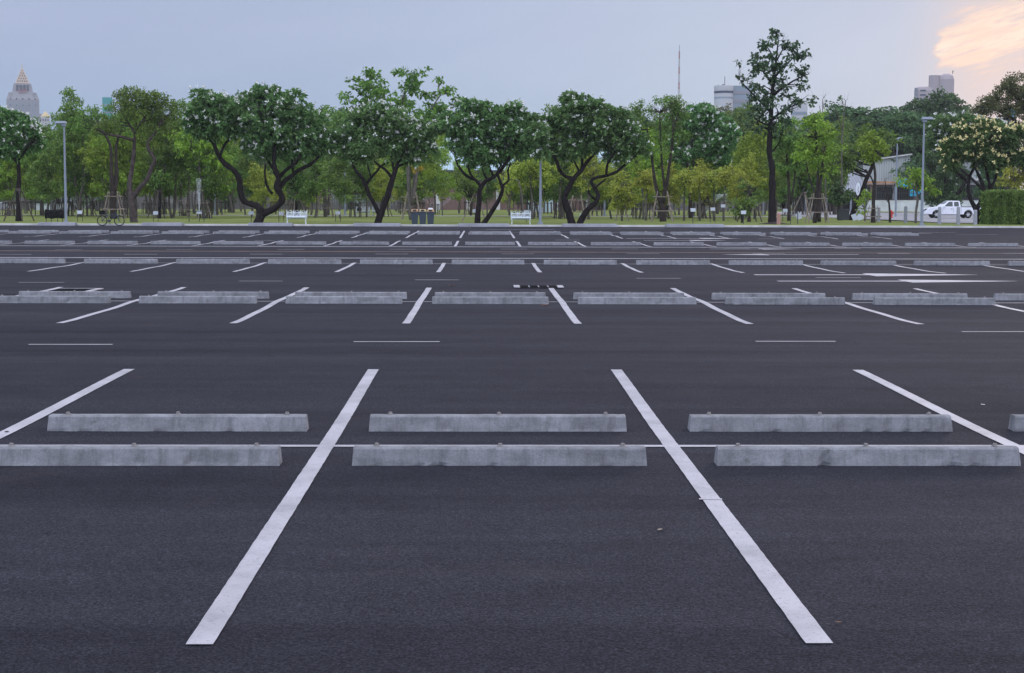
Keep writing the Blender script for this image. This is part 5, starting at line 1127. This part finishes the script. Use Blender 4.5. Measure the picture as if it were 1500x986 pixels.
for i, (x0, x1, y0, y1, Yc, lab) in enumerate([(1333, 1361, 278, 287.5, 226, 'wide cyan tarp hanging behind the steel fence'), (1316, 1328, 262, 273.5, 227, 'upright cyan tarp above the shed fascia'), (1328, 1336, 267, 273, 227.4, 'small cyan tarp beside the upright one')]):
    q0, q1 = P(x0, y0, Yc), P(x1, y1, Yc); b = MB(); nx = 8; vs = []
    for j in range(5):
        for k in range(nx+1): vs.append((q0.x+(q1.x-q0.x)*k/nx, Yc+.08*math.sin(k*1.9+j), q1.z+(q0.z-q1.z)*j/4+(.05*math.sin(k*2.1) if j == 4 else 0)))
    n0 = len(vs); vs += [(v[0], v[1]+.03, v[2]) for v in vs]
    fs = [(j*(nx+1)+k, j*(nx+1)+k+1, (j+1)*(nx+1)+k+1, (j+1)*(nx+1)+k) for j in range(4) for k in range(nx)]; fs += [tuple(v+n0 for v in reversed(f)) for f in fs]
    b.add(vs, fs); tag(b.build('tarp', 'cyan', fixn=False), lab, 'tarp', 'cyan tarps')
# awning building
Y = 205; a, c = P(1176, 310, Y), P(1268, 310, Y); w = c.x-a.x; t = thing('awning_building', 'dark workshop with a sloping grey awning left of the warehouse', 'building', ((a.x+c.x)/2, Y, LZ)); z1, z2 = P(1220, 282, Y).z, P(1220, 252, Y+5).z
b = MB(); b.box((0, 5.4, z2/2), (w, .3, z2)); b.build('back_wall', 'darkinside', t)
b = MB(); b.add([(-w/2, -1, z1), (w/2, -1, z1), (w/2, 5.2, z2), (-w/2, 5.2, z2), (-w/2, -1, z1-.12), (w/2, -1, z1-.12), (w/2, 5.2, z2-.12), (-w/2, 5.2, z2-.12)], [(0, 1, 2, 3), (7, 6, 5, 4), (0, 4, 5, 1), (1, 5, 6, 2), (2, 6, 7, 3), (3, 7, 4, 0)]); b.build('awning_roof', 'corr_grey', t)
for i in range(5): q = MB(); q.box((-w/2+.2+i*(w-.4)/4, -.8, z1/2), (.2, .2, z1)); q.build('column', 'galv', t)
p = P(1217, 286, 203.5); t = thing('shop_sign', 'blue and white striped sign board under the grey awning', 'sign', (p.x, 203.5, 0)); b = MB()
za, zb_ = P(1217, 290.5, 203.5).z, P(1217, 281, 203.5).z
b.box((0, 0, (za+zb_)/2), (1.1, .1, zb_-za)); b.build('panel', 'bikeblue', t)
for k in (.25, .55, .8): b = MB(); b.box((0, -.06, za+(zb_-za)*k), (1.0, .02, .08)); b.build('stripe', 'cyan' if k != .25 else 'white_metal', t)
for s in (-1, 1): b = MB(); b.box((s*.45, .08, za/2), (.08, .08, za)); b.build('post', 'galv', t)
p = P(1257, 276, 150); z0, z1 = P(1257, 286.5, 150).z, P(1257, 267.5, 150).z; t = thing('feather_flag', 'white oval banner on a thin pole beside the slanting trunk', 'banner', (p.x, 150, LZ))
b = MB(); n = 18; vs = [((.17 if False else .22)*math.cos(2*PI*i/n)*1.0, 0, (z0+z1)/2-LZ+(z1-z0)/2*math.sin(2*PI*i/n)) for i in range(n)]; b.prism([(v[0], v[2]) for v in vs], -.01, .01); b.build('banner_cloth', 'white_metal', t)
b = MB(); b.tube([(.2, 0, 0), (.22, 0, z1-LZ)], .02, 5); b.build('pole', 'galv', t)
b = MB(); b.tube([(-.05, -.02, z0-LZ+.25), (.05, -.02, z0-LZ+.4), (-.04, -.02, z0-LZ+.6), (.06, -.02, z0-LZ+.85)], .018, 5); b.build('scrawl', 'darkmetal', t)
# billboard
p = P(1479, 171, 300); zt, zb_ = P(1479, 160, 300).z, P(1479, 182, 300).z; wB = 2.4; t = thing('billboard', 'blue and indigo billboard glimpsed through the rain tree', 'billboard', (p.x, 300, 0))
hB = zt-zb_
b = MB(); b.box((0, .1, (zt+zb_)/2), (wB, .15, hB)); b.build('panel', 'wallwhite', t)
b = MB(); b.box((-.1, -.02, zt-hB*.24), (wB*.85, .05, hB*.46)); b.build('upper_print', 'cyan', t)
b = MB(); b.box((.2, -.02, zt-hB*.64), (wB*.8, .05, hB*.24)); b.build('middle_print', 'purple', t); b = MB(); b.box((.2, -.02, zt-hB*.9), (.7, .06, hB*.14)); b.build('lower_print', 'purple', t)
b = MB(); b.box((-.2, -.05, zt-hB*.62), (.6, .04, .5)); b.build('red_print', 'letters', t)
for s in (-1, 1): b = MB(); b.tube([(s*.8, .3, 0), (s*.8, .3, zt)], .14, 6); b.build('post', 'galv', t)
# ------------------------------------------------------------------ sprinklers
def jet(px, Y, h, spread, n, lab, a0=0, a1=2*PI):
    p = P(px, 316, Y); V = []
    th = rng.uniform(a0, a1, n); s = rng.random(n); sp = spread*rng.uniform(.75, 1.0, n)
    x = np.cos(th)*sp*s*2; y = np.sin(th)*sp*s*2; z = 4*h*s*(1-s)+rng.normal(0, .02, n)
    if h > 2.9: x, y, z = np.cos(th)*sp*s*.8, np.sin(th)*sp*s*.8, h*s**.8
    C = np.stack([x, y, np.maximum(z, 0)+.1], 1)+rng.normal(0, .02, (n, 3))*(.3+s[:, None]*2); V = leafquads(C, unit(n), .022, .02, 0)
    o = nob('water_spray', npmesh('spray', V, 4, 'water'), None, (p.x, Y, LZ)); tag(o, lab, 'sprinkler spray', 'sprinkler sprays over the lawn')
M['water'] = mat('water_drops', (.75, .8, .85), .2, .05)
jet(292, 124, 3.0, .22, 2600, 'tall narrow white water jet on the left lawn')
jet(535, 158, 2.1, 2.8, 9000, 'wide fan of sprinkler spray left of the forked frangipani trunk', PI*.9, PI*1.6)
jet(1033, 156, 2.0, 2.6, 8000, 'fan of sprinkler spray behind the three name plates', -.5, .9)
jet(120, 168, 1.7, 3.2, 8000, 'low wide sprinkler spray behind the left lamp post')
jet(262, 172, 2.2, 3.0, 9000, 'wide sprinkler spray in the left grove', 0, PI*2)
jet(640, 180, 1.9, 3.6, 7000, 'thin sprinkler spray before the brick wall', -.5, PI+.5)
# ------------------------------------------------------------------ far buildings
def far(name, lab, cat, px, Y): p = P(px, 300, Y); return thing(name, lab, cat, (p.x, Y, 0), math.atan2(-p.x, Y)), Y/F
Y = 1250; t, s = far('spired_tower', 'hazy pink grey skyscraper with a golden pyramid spire at far left', 'skyscraper', 37.0, Y)
def zy(y, px=35): return P(px, y, Y).z
# base widths in px
b = MB(); z0 = 0
def stage(w0, w1, ya, yb, m, nm, dep=None, n4=None):
    q = MB(); za, zb_ = (0 if ya is None else zy(ya)), zy(yb); q.box((0, 0, (za+zb_)/2), (w0*s, (dep or w0)*s, zb_-za), top=(w1/w0, w1/w0)); return q.build(nm, m, t)
stage(45, 45, None, 147, 'tower_stone', 'shaft'); stage(45, 38, 147, 136.5, 'tower_stone', 'shoulder'); stage(29, 25, 136.5, 124, 'tower_stone', 'upper_block'); stage(20.5, .6, 123.4, 98, 'spire', 'spire')
stage(23, 23, 124, 123.2, 'darkwin', 'spire_base'); q = MB(); q.tube([(0, 0, zy(100)), (0, 0, zy(92))], [.5, .15], 5); q.build('finial', 'spire', t)
for k in range(4): q = MB(); q.box(((-7.2+4.9*k)*s, -14.0*s, (zy(134)+zy(125.2))/2), (3.2*s, .9, zy(125.2)-zy(134))); q.build('tall_window', 'darkwin', t)
for r_ in range(5):
    for k in range(r_+1):
        zc = zy(103.5+4*r_); f = (103.5+4*r_-98)/25.4; q = MB(); q.box(((k-r_/2)*3.4*s*.9, -(10.25*f+.2)*s, zc), (1.2*s, .8, 2.0*s), rx=-.38); q.build('spire_opening', 'darkwin', t)
for k in range(9):
    q = MB(); q.box(((-18+4.5*k)*s, -22.6*s, zy(170)), (2.6*s, .6, zy(150)-zy(190))); q.build('window_strip', 'tower_glass', t)
for s_ in (-1, 1): q = MB(); q.box((s_*16*s, -19.5*s, (zy(146)+zy(137))/2), (4*s, 2, zy(138)-zy(146))); q.build('side_pier', 'tower_stone', t)
for k in range(5): q = MB(); q.box(((-17+8.5*k)*s, -22.7*s, zy(146.2)), (1.6*s, .9, 2.0*s)); q.build('square_window', 'darkwin', t)
for k in range(5): q = MB(); q.box(((-17+8.5*k)*s, -22.65*s, zy(155.5)), (1.4*s, .8, 1.4*s)); q.build('square_window', 'darkwin', t)
cu = bpy.data.curves.new('letters', 'FONT'); cu.body = 'GPF'; cu.size = 7.5*s; cu.align_x = 'CENTER'; cu.extrude = .5; tx = bpy.data.objects.new('tmp', cu); COL.objects.link(tx)
dg = bpy.context.evaluated_depsgraph_get(); me = bpy.data.meshes.new_from_object(tx.evaluated_get(dg)); bpy.data.objects.remove(tx); me.materials.clear(); me.materials.append(M['letters'])
o = nob('sign_letters', me, t, (0, -20.5*s, zy(137.4))); o.rotation_euler = (PI/2, 0, 0)
Y = 1300; t, s = far('domed_building', 'small hazy white building with an ochre domed roof right of the spired tower', 'building', 69.5, Y)
q = MB(); z = zy(171.5, 70); q.box((0, 0, z/2), (12*s, 12*s, z)); q.build('wall', 'white_bld', t)
q = MB(); q.lathe([(7*s, z), (6.8*s, z+.8*s), (5*s, z+3*s), (2.5*s, z+6*s), (.8*s, z+7.5*s), (.2*s, z+9*s)], 12); q.build('dome', 'gold', t)
q = MB(); z = zy(178, 70); q.box((-8*s, 5, z/2+3), (9*s, 9*s, z+6)); q.box((6*s, -4, z/2-3), (14*s, 9*s, z-6)); q.build('wing', 'tower_stone', t)
for k in range(3): q = MB(); q.box(((-3.5+3.5*k)*s, -6.1*s, zy(176, 70)), (1.4*s, .6, 3*s)); q.build('window', 'darkwin', t)
Y = 1100; t, s = far('office_block', 'hazy pale office block with a comb of vertical fins above the left trees', 'building', 97, Y)
z = zy(166, 97); q = MB(); q.box((0, 0, z/2), (22*s, 14*s, z)); q.build('wall', 'tower_glass', t)
for k in range(12): q = MB(); q.box(((-10.5+1.9*k)*s, -7.3*s, z-4*s), (.8*s, 1, 9*s)); q.build('fin', 'white_bld', t)
Y = 700; t, s = far('teal_glass_block', 'teal glass block glimpsed behind the wide fine leaved crown', 'building', 160, Y)
z = zy(143, 160); q = MB(); q.box((0, 0, z/2), (14*s, 12*s, z)); q.build('wall', 'teal', t)
for k in range(8): q = MB(); q.box((0, -6.05*s, z-(k+1)*3.2), (14*s, .3, .6)); q.build('floor_band', 'tower_glass', t)
# mast
Y = 520; t, s = far('lattice_mast', 'tall slim red and white lattice mast above the trees', 'mast', 992.5, Y); z = zy(75, 992)
for k2 in range(20):
    tgt = MB()
    for k in (2*k2, 2*k2+1):
        za, zb_ = z*k/40, z*(k+1)/40; w0, w1 = .62-.45*k/40, .62-.45*(k+1)/40
        cs = [(math.cos(a)*w0, math.sin(a)*w0) for a in (.5, 2.6, 4.7)]; cs1 = [(math.cos(a)*w1, math.sin(a)*w1) for a in (.5, 2.6, 4.7)]
        for i in range(3): tgt.tube([(*cs[i], za), (*cs1[i], zb_)], .075, 4, cap=False); tgt.tube([(*cs[i], za), (*cs1[(i+1) % 3], zb_)], .045, 4, cap=False)
    tgt.build('lattice_section', 'redpaint' if k2 % 2 else 'white_bld', t)
q = MB(); q.tube([(0, 0, z-1), (0, 0, z+2)], .1, 5); q.build('antenna', 'galv', t)
# white curved building
Y = 620; t, s = far('white_curved_block', 'white rounded top building with dark louvres beside the mast', 'building', 1058, Y)
zr = zy(126, 1058); q = MB(); q.lathe([(14*s, 0), (14*s, zr-5*s), (14.3*s, zr-5*s), (14.3*s, zr), (13.5*s, zr+.4*s)], 24); q.build('round_wall', 'white_bld', t)
q = MB(); q.lathe([(14.35*s, zy(137, 1058)), (14.35*s, zy(133.6, 1058))], 24); q.build('louvre_band', 'darkwin', t)
q = MB(); q.lathe([(14.1*s, zy(145, 1058)), (14.1*s, zy(142.5, 1058))], 24); q.build('louvre_band', 'tower_glass', t)
q = MB(); zz = zy(126, 1080); q.box((24*s, 6*s, zz/2), (34*s, 20*s, zz)); q.build('wing', 'tower_glass', t)
for k in range(6): q = MB(); q.box((24*s, -4.1*s, zz-(k+.8)*3.3), (33*s, .3, 1.1)); q.build('window_band', 'tower_stone', t)
for dx, w_, h_ in ((-8, 3, 1.6), (-1, 5, 2.6), (6, 3, 1.4)): q = MB(); q.lathe([(w_*.5*s, zr), (w_*.5*s, zr+h_*.5*s), (w_*.25*s, zr+h_*s)], 8, (dx*s, 0, 0)); q.build('rooftop_unit', 'darkwin', t)
q = MB(); q.tube([(1*s, 0, zr), (1*s, 0, zy(112, 1058))], .12, 4); q.build('antenna', 'darkmetal', t)
Y = 560; t, s = far('pale_slab_block', 'pale grey slab building behind the right side of the tallest tree', 'building', 1168, Y); z = zy(152, 1168)
q = MB(); q.box((0, 0, z/2), (24*s, 12*s, z)); q.build('wall', 'white_bld', t)
for k in range(4): q = MB(); q.box((0, -6.05*s, z-(k+1)*3.3), (22*s, .3, .9)); q.build('window_band', 'tower_glass', t)
# right tower
Y = 640; t, s = far('lilac_tower', 'lilac grey concrete high rise with rounded shafts under the sunset cloud', 'skyscraper', 1365, Y)
z1 = zy(108.6, 1380); q = MB(); q.box((15.5*s, 0, z1/2), (23*s, 20*s, z1)); q.build('main_shaft', 'conc_tower', t, bevel=2.2)
z2 = zy(110.8, 1363); q = MB(); q.lathe([(8.5*s, 0), (8.5*s, z2)], 24, (-.5*s, -2*s, 0)); q.build('round_shaft', 'conc_tower', t)
z3 = zy(127, 1345); q = MB(); q.box((-13*s, 0, z3/2), (32*s, 22*s, z3)); q.build('lower_block', 'conc_tower', t, bevel=1.6)
z4 = zy(124.5, 1352); q = MB(); q.box((-3*s, 1*s, z4/2), (12*s, 18*s, z4)); q.build('step_block', 'conc_tower', t)
for k in range(5):
    q = MB(); q.box((-16.5*s, -11.05*s, zy(133+6.5*k, 1345)), (8*s, .3, 2.0*s)); q.build('window', 'darkwin', t); q = MB(); q.box((-26.6*s, -11.05*s, zy(131+6.5*k, 1345)), (4*s, .3, 4*s)); q.build('window', 'tower_glass', t)
q = MB(); q.tube([(24.5*s, 0, z1), (24.5*s, 0, z1+4.5*s)], .14, 4); q.box((25.6*s, 0, z1+4*s), (1.8*s, .1, .8*s)); q.build('flagpole', 'darkmetal', t)

# ------------------------------------------------------------------ air
HZ = 1500
b = MB(); b.box((0, 750, 99), (1500, 1560, 202)); hz = b.build('haze', None, fixn=True); tag(hz, kind='stuff', label='thin evening haze')
m = bpy.data.materials.new('haze'); m.use_nodes = True; nt = m.node_tree; nt.nodes.remove(nt.nodes['Principled BSDF'])
v = nt.nodes.new('ShaderNodeVolumePrincipled'); v.inputs['Color'].default_value = (.93, .96, 1, 1); v.inputs['Density'].default_value = .00014; v.inputs['Anisotropy'].default_value = .1
nt.links.new(v.outputs[0], nt.nodes['Material Output'].inputs['Volume']); hz.data.materials.append(m)

# ------------------------------------------------------------------ sky and light
SUN_AZ, SUN_EL = math.radians(24), math.radians(9)
w = bpy.data.worlds.new('World'); S.world = w; w.use_nodes = True; nt = w.node_tree; bg = nt.nodes['Background']
sky = nt.nodes.new('ShaderNodeTexSky'); sky.sky_type = 'NISHITA'; sky.sun_disc = False; sky.sun_elevation = SUN_EL; sky.sun_rotation = SUN_AZ
sky.air_density = 1.2; sky.dust_density = 1.5
nt.links.new(sky.outputs[0], bg.inputs['Color']); bg.inputs['Strength'].default_value = .06
tc = nt.nodes.new('ShaderNodeTexCoord'); sp = nt.nodes.new('ShaderNodeSeparateXYZ'); nt.links.new(tc.outputs['Generated'], sp.inputs[0])
X, Yy, Z = sp.outputs
az = math_(nt, 'MULTIPLY', math_(nt, 'ARCTAN2', X, Yy), 57.2958); el = math_(nt, 'MULTIPLY', math_(nt, 'ARCSINE', Z), 57.2958)
def mr(v, a, b_, c=0, d=1, smooth=True):
    n = nt.nodes.new('ShaderNodeMapRange'); n.interpolation_type = 'SMOOTHSTEP' if smooth else 'LINEAR'
    for i, q in enumerate((v, a, b_, c, d)):
        if hasattr(q, 'links'): nt.links.new(q, n.inputs[i])
        else: n.inputs[i].default_value = q
    return n.outputs[0]
# high cloud veil: pale slate blue at the horizon, lavender higher, lighter overhead
def c3(r, g, b_): return tuple(((q/255+.055)/1.055)**2.4 for q in (r, g, b_))
veilL = ramp(nt, [(0, c3(146, 180, 212)), (.045, c3(151, 177, 211)), (.10, c3(168, 182, 216)), (.16, c3(168, 182, 214)), (.4, c3(205, 212, 236)), (.9, c3(232, 234, 250))], Z)
veilR = ramp(nt, [(0, c3(156, 192, 220)), (.045, c3(170, 195, 224)), (.10, c3(183, 200, 228)), (.16, c3(181, 196, 224)), (.4, c3(205, 212, 236)), (.9, c3(232, 234, 250))], Z)
col = mixc(nt, mr(az, -17, 12), veilL, veilR)
vec = nt.nodes.new('ShaderNodeCombineXYZ'); nt.links.new(math_(nt, 'MULTIPLY', az, .10), vec.inputs[0]); nt.links.new(math_(nt, 'ADD', math_(nt, 'MULTIPLY', el, .42), math_(nt, 'MULTIPLY', az, -.09)), vec.inputs[1])
soft = noise(nt, vec.outputs[0], .9, 5, .5)
col = mixc(nt, .55, col, ramp(nt, [(.3, (.75, .81, .89)), (.7, (.95, .97, .99))], soft), 'MULTIPLY')
# dusky mauve veil to the right
col = mixc(nt, math_(nt, 'MULTIPLY', mr(az, 13.5, 18), .7), col, c3(200, 197, 214))
# sunset cloud bank: rising band with ragged left end
vec2 = nt.nodes.new('ShaderNodeCombineXYZ'); nt.links.new(math_(nt, 'MULTIPLY', az, .45), vec2.inputs[0]); nt.links.new(math_(nt, 'ADD', math_(nt, 'MULTIPLY', el, 2.4), math_(nt, 'MULTIPLY', az, -.62)), vec2.inputs[1])
st = noise(nt, vec2.outputs[0], 1.0, 6, .55)
elc = math_(nt, 'ADD', 5.0, math_(nt, 'MULTIPLY', math_(nt, 'SUBTRACT', az, 15.2), .24))
wd = math_(nt, 'ADD', .80, math_(nt, 'MULTIPLY', math_(nt, 'MAXIMUM', math_(nt, 'SUBTRACT', az, 15.0), 0.), .23))
dist = math_(nt, 'DIVIDE', math_(nt, 'ABSOLUTE', math_(nt, 'SUBTRACT', el, elc)), wd)
band = mr(math_(nt, 'ADD', dist, math_(nt, 'MULTIPLY', math_(nt, 'SUBTRACT', st, .5), 2.6)), 1.0, .35)
edge = mr(math_(nt, 'ADD', az, math_(nt, 'MULTIPLY', math_(nt, 'SUBTRACT', st, .5), .8)), 15.55, 15.85)
far_ = mr(az, 60, 35)
g = math_(nt, 'MULTIPLY', math_(nt, 'MULTIPLY', band, edge), far_)
st2 = noise(nt, vec2.outputs[0], 2.3, 5, .6)
g = math_(nt, 'MULTIPLY', g, mr(st2, .28, .5, .55, 1.0))
glow = ramp(nt, [(.34, c3(222, 200, 200)), (.50, c3(248, 216, 200)), (.68, c3(255, 240, 222))], math_(nt, 'ADD', math_(nt, 'MULTIPLY', st, .5), math_(nt, 'MULTIPLY', g, .32)))
halo = math_(nt, 'MULTIPLY', math_(nt, 'MULTIPLY', mr(dist, 3.4, .6), mr(az, 14.6, 17.5)), far_)
col = mixc(nt, math_(nt, 'MULTIPLY', halo, .55), col, c3(224, 200, 200))
col = mixc(nt, math_(nt, 'MULTIPLY', g, .95), col, glow)
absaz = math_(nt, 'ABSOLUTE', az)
gain = math_(nt, 'ADD', 1.0, math_(nt, 'MULTIPLY', mr(absaz, 35, 110), 1.75))  # unseen sky beside, behind and overhead brightened as added fill for the trees
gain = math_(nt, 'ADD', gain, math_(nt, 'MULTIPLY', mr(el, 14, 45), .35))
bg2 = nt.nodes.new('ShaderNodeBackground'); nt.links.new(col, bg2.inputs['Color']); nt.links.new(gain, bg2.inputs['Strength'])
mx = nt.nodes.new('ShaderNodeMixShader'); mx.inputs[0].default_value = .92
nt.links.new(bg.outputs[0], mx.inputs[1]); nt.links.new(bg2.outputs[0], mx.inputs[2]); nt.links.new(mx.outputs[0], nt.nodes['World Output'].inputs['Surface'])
sd = bpy.data.lights.new('sun', 'SUN'); sun = bpy.data.objects.new('sun', sd); COL.objects.link(sun); sd.energy = .5; sd.angle = math.radians(18); sd.color = (1, .90, .82)
dirv = Vector((math.sin(SUN_AZ)*math.cos(SUN_EL), math.cos(SUN_AZ)*math.cos(SUN_EL), math.sin(SUN_EL))); sun.rotation_euler = dirv.to_track_quat('Z', 'Y').to_euler()
sun.location = (30, 60, 60)
vs_ = S.view_settings; vs_.view_transform = 'Standard'; vs_.look = 'None'; vs_.exposure = 0; vs_.gamma = 1
S.cycles.max_bounces = 6; S.cycles.transparent_max_bounces = 8; S.cycles.volume_bounces = 1
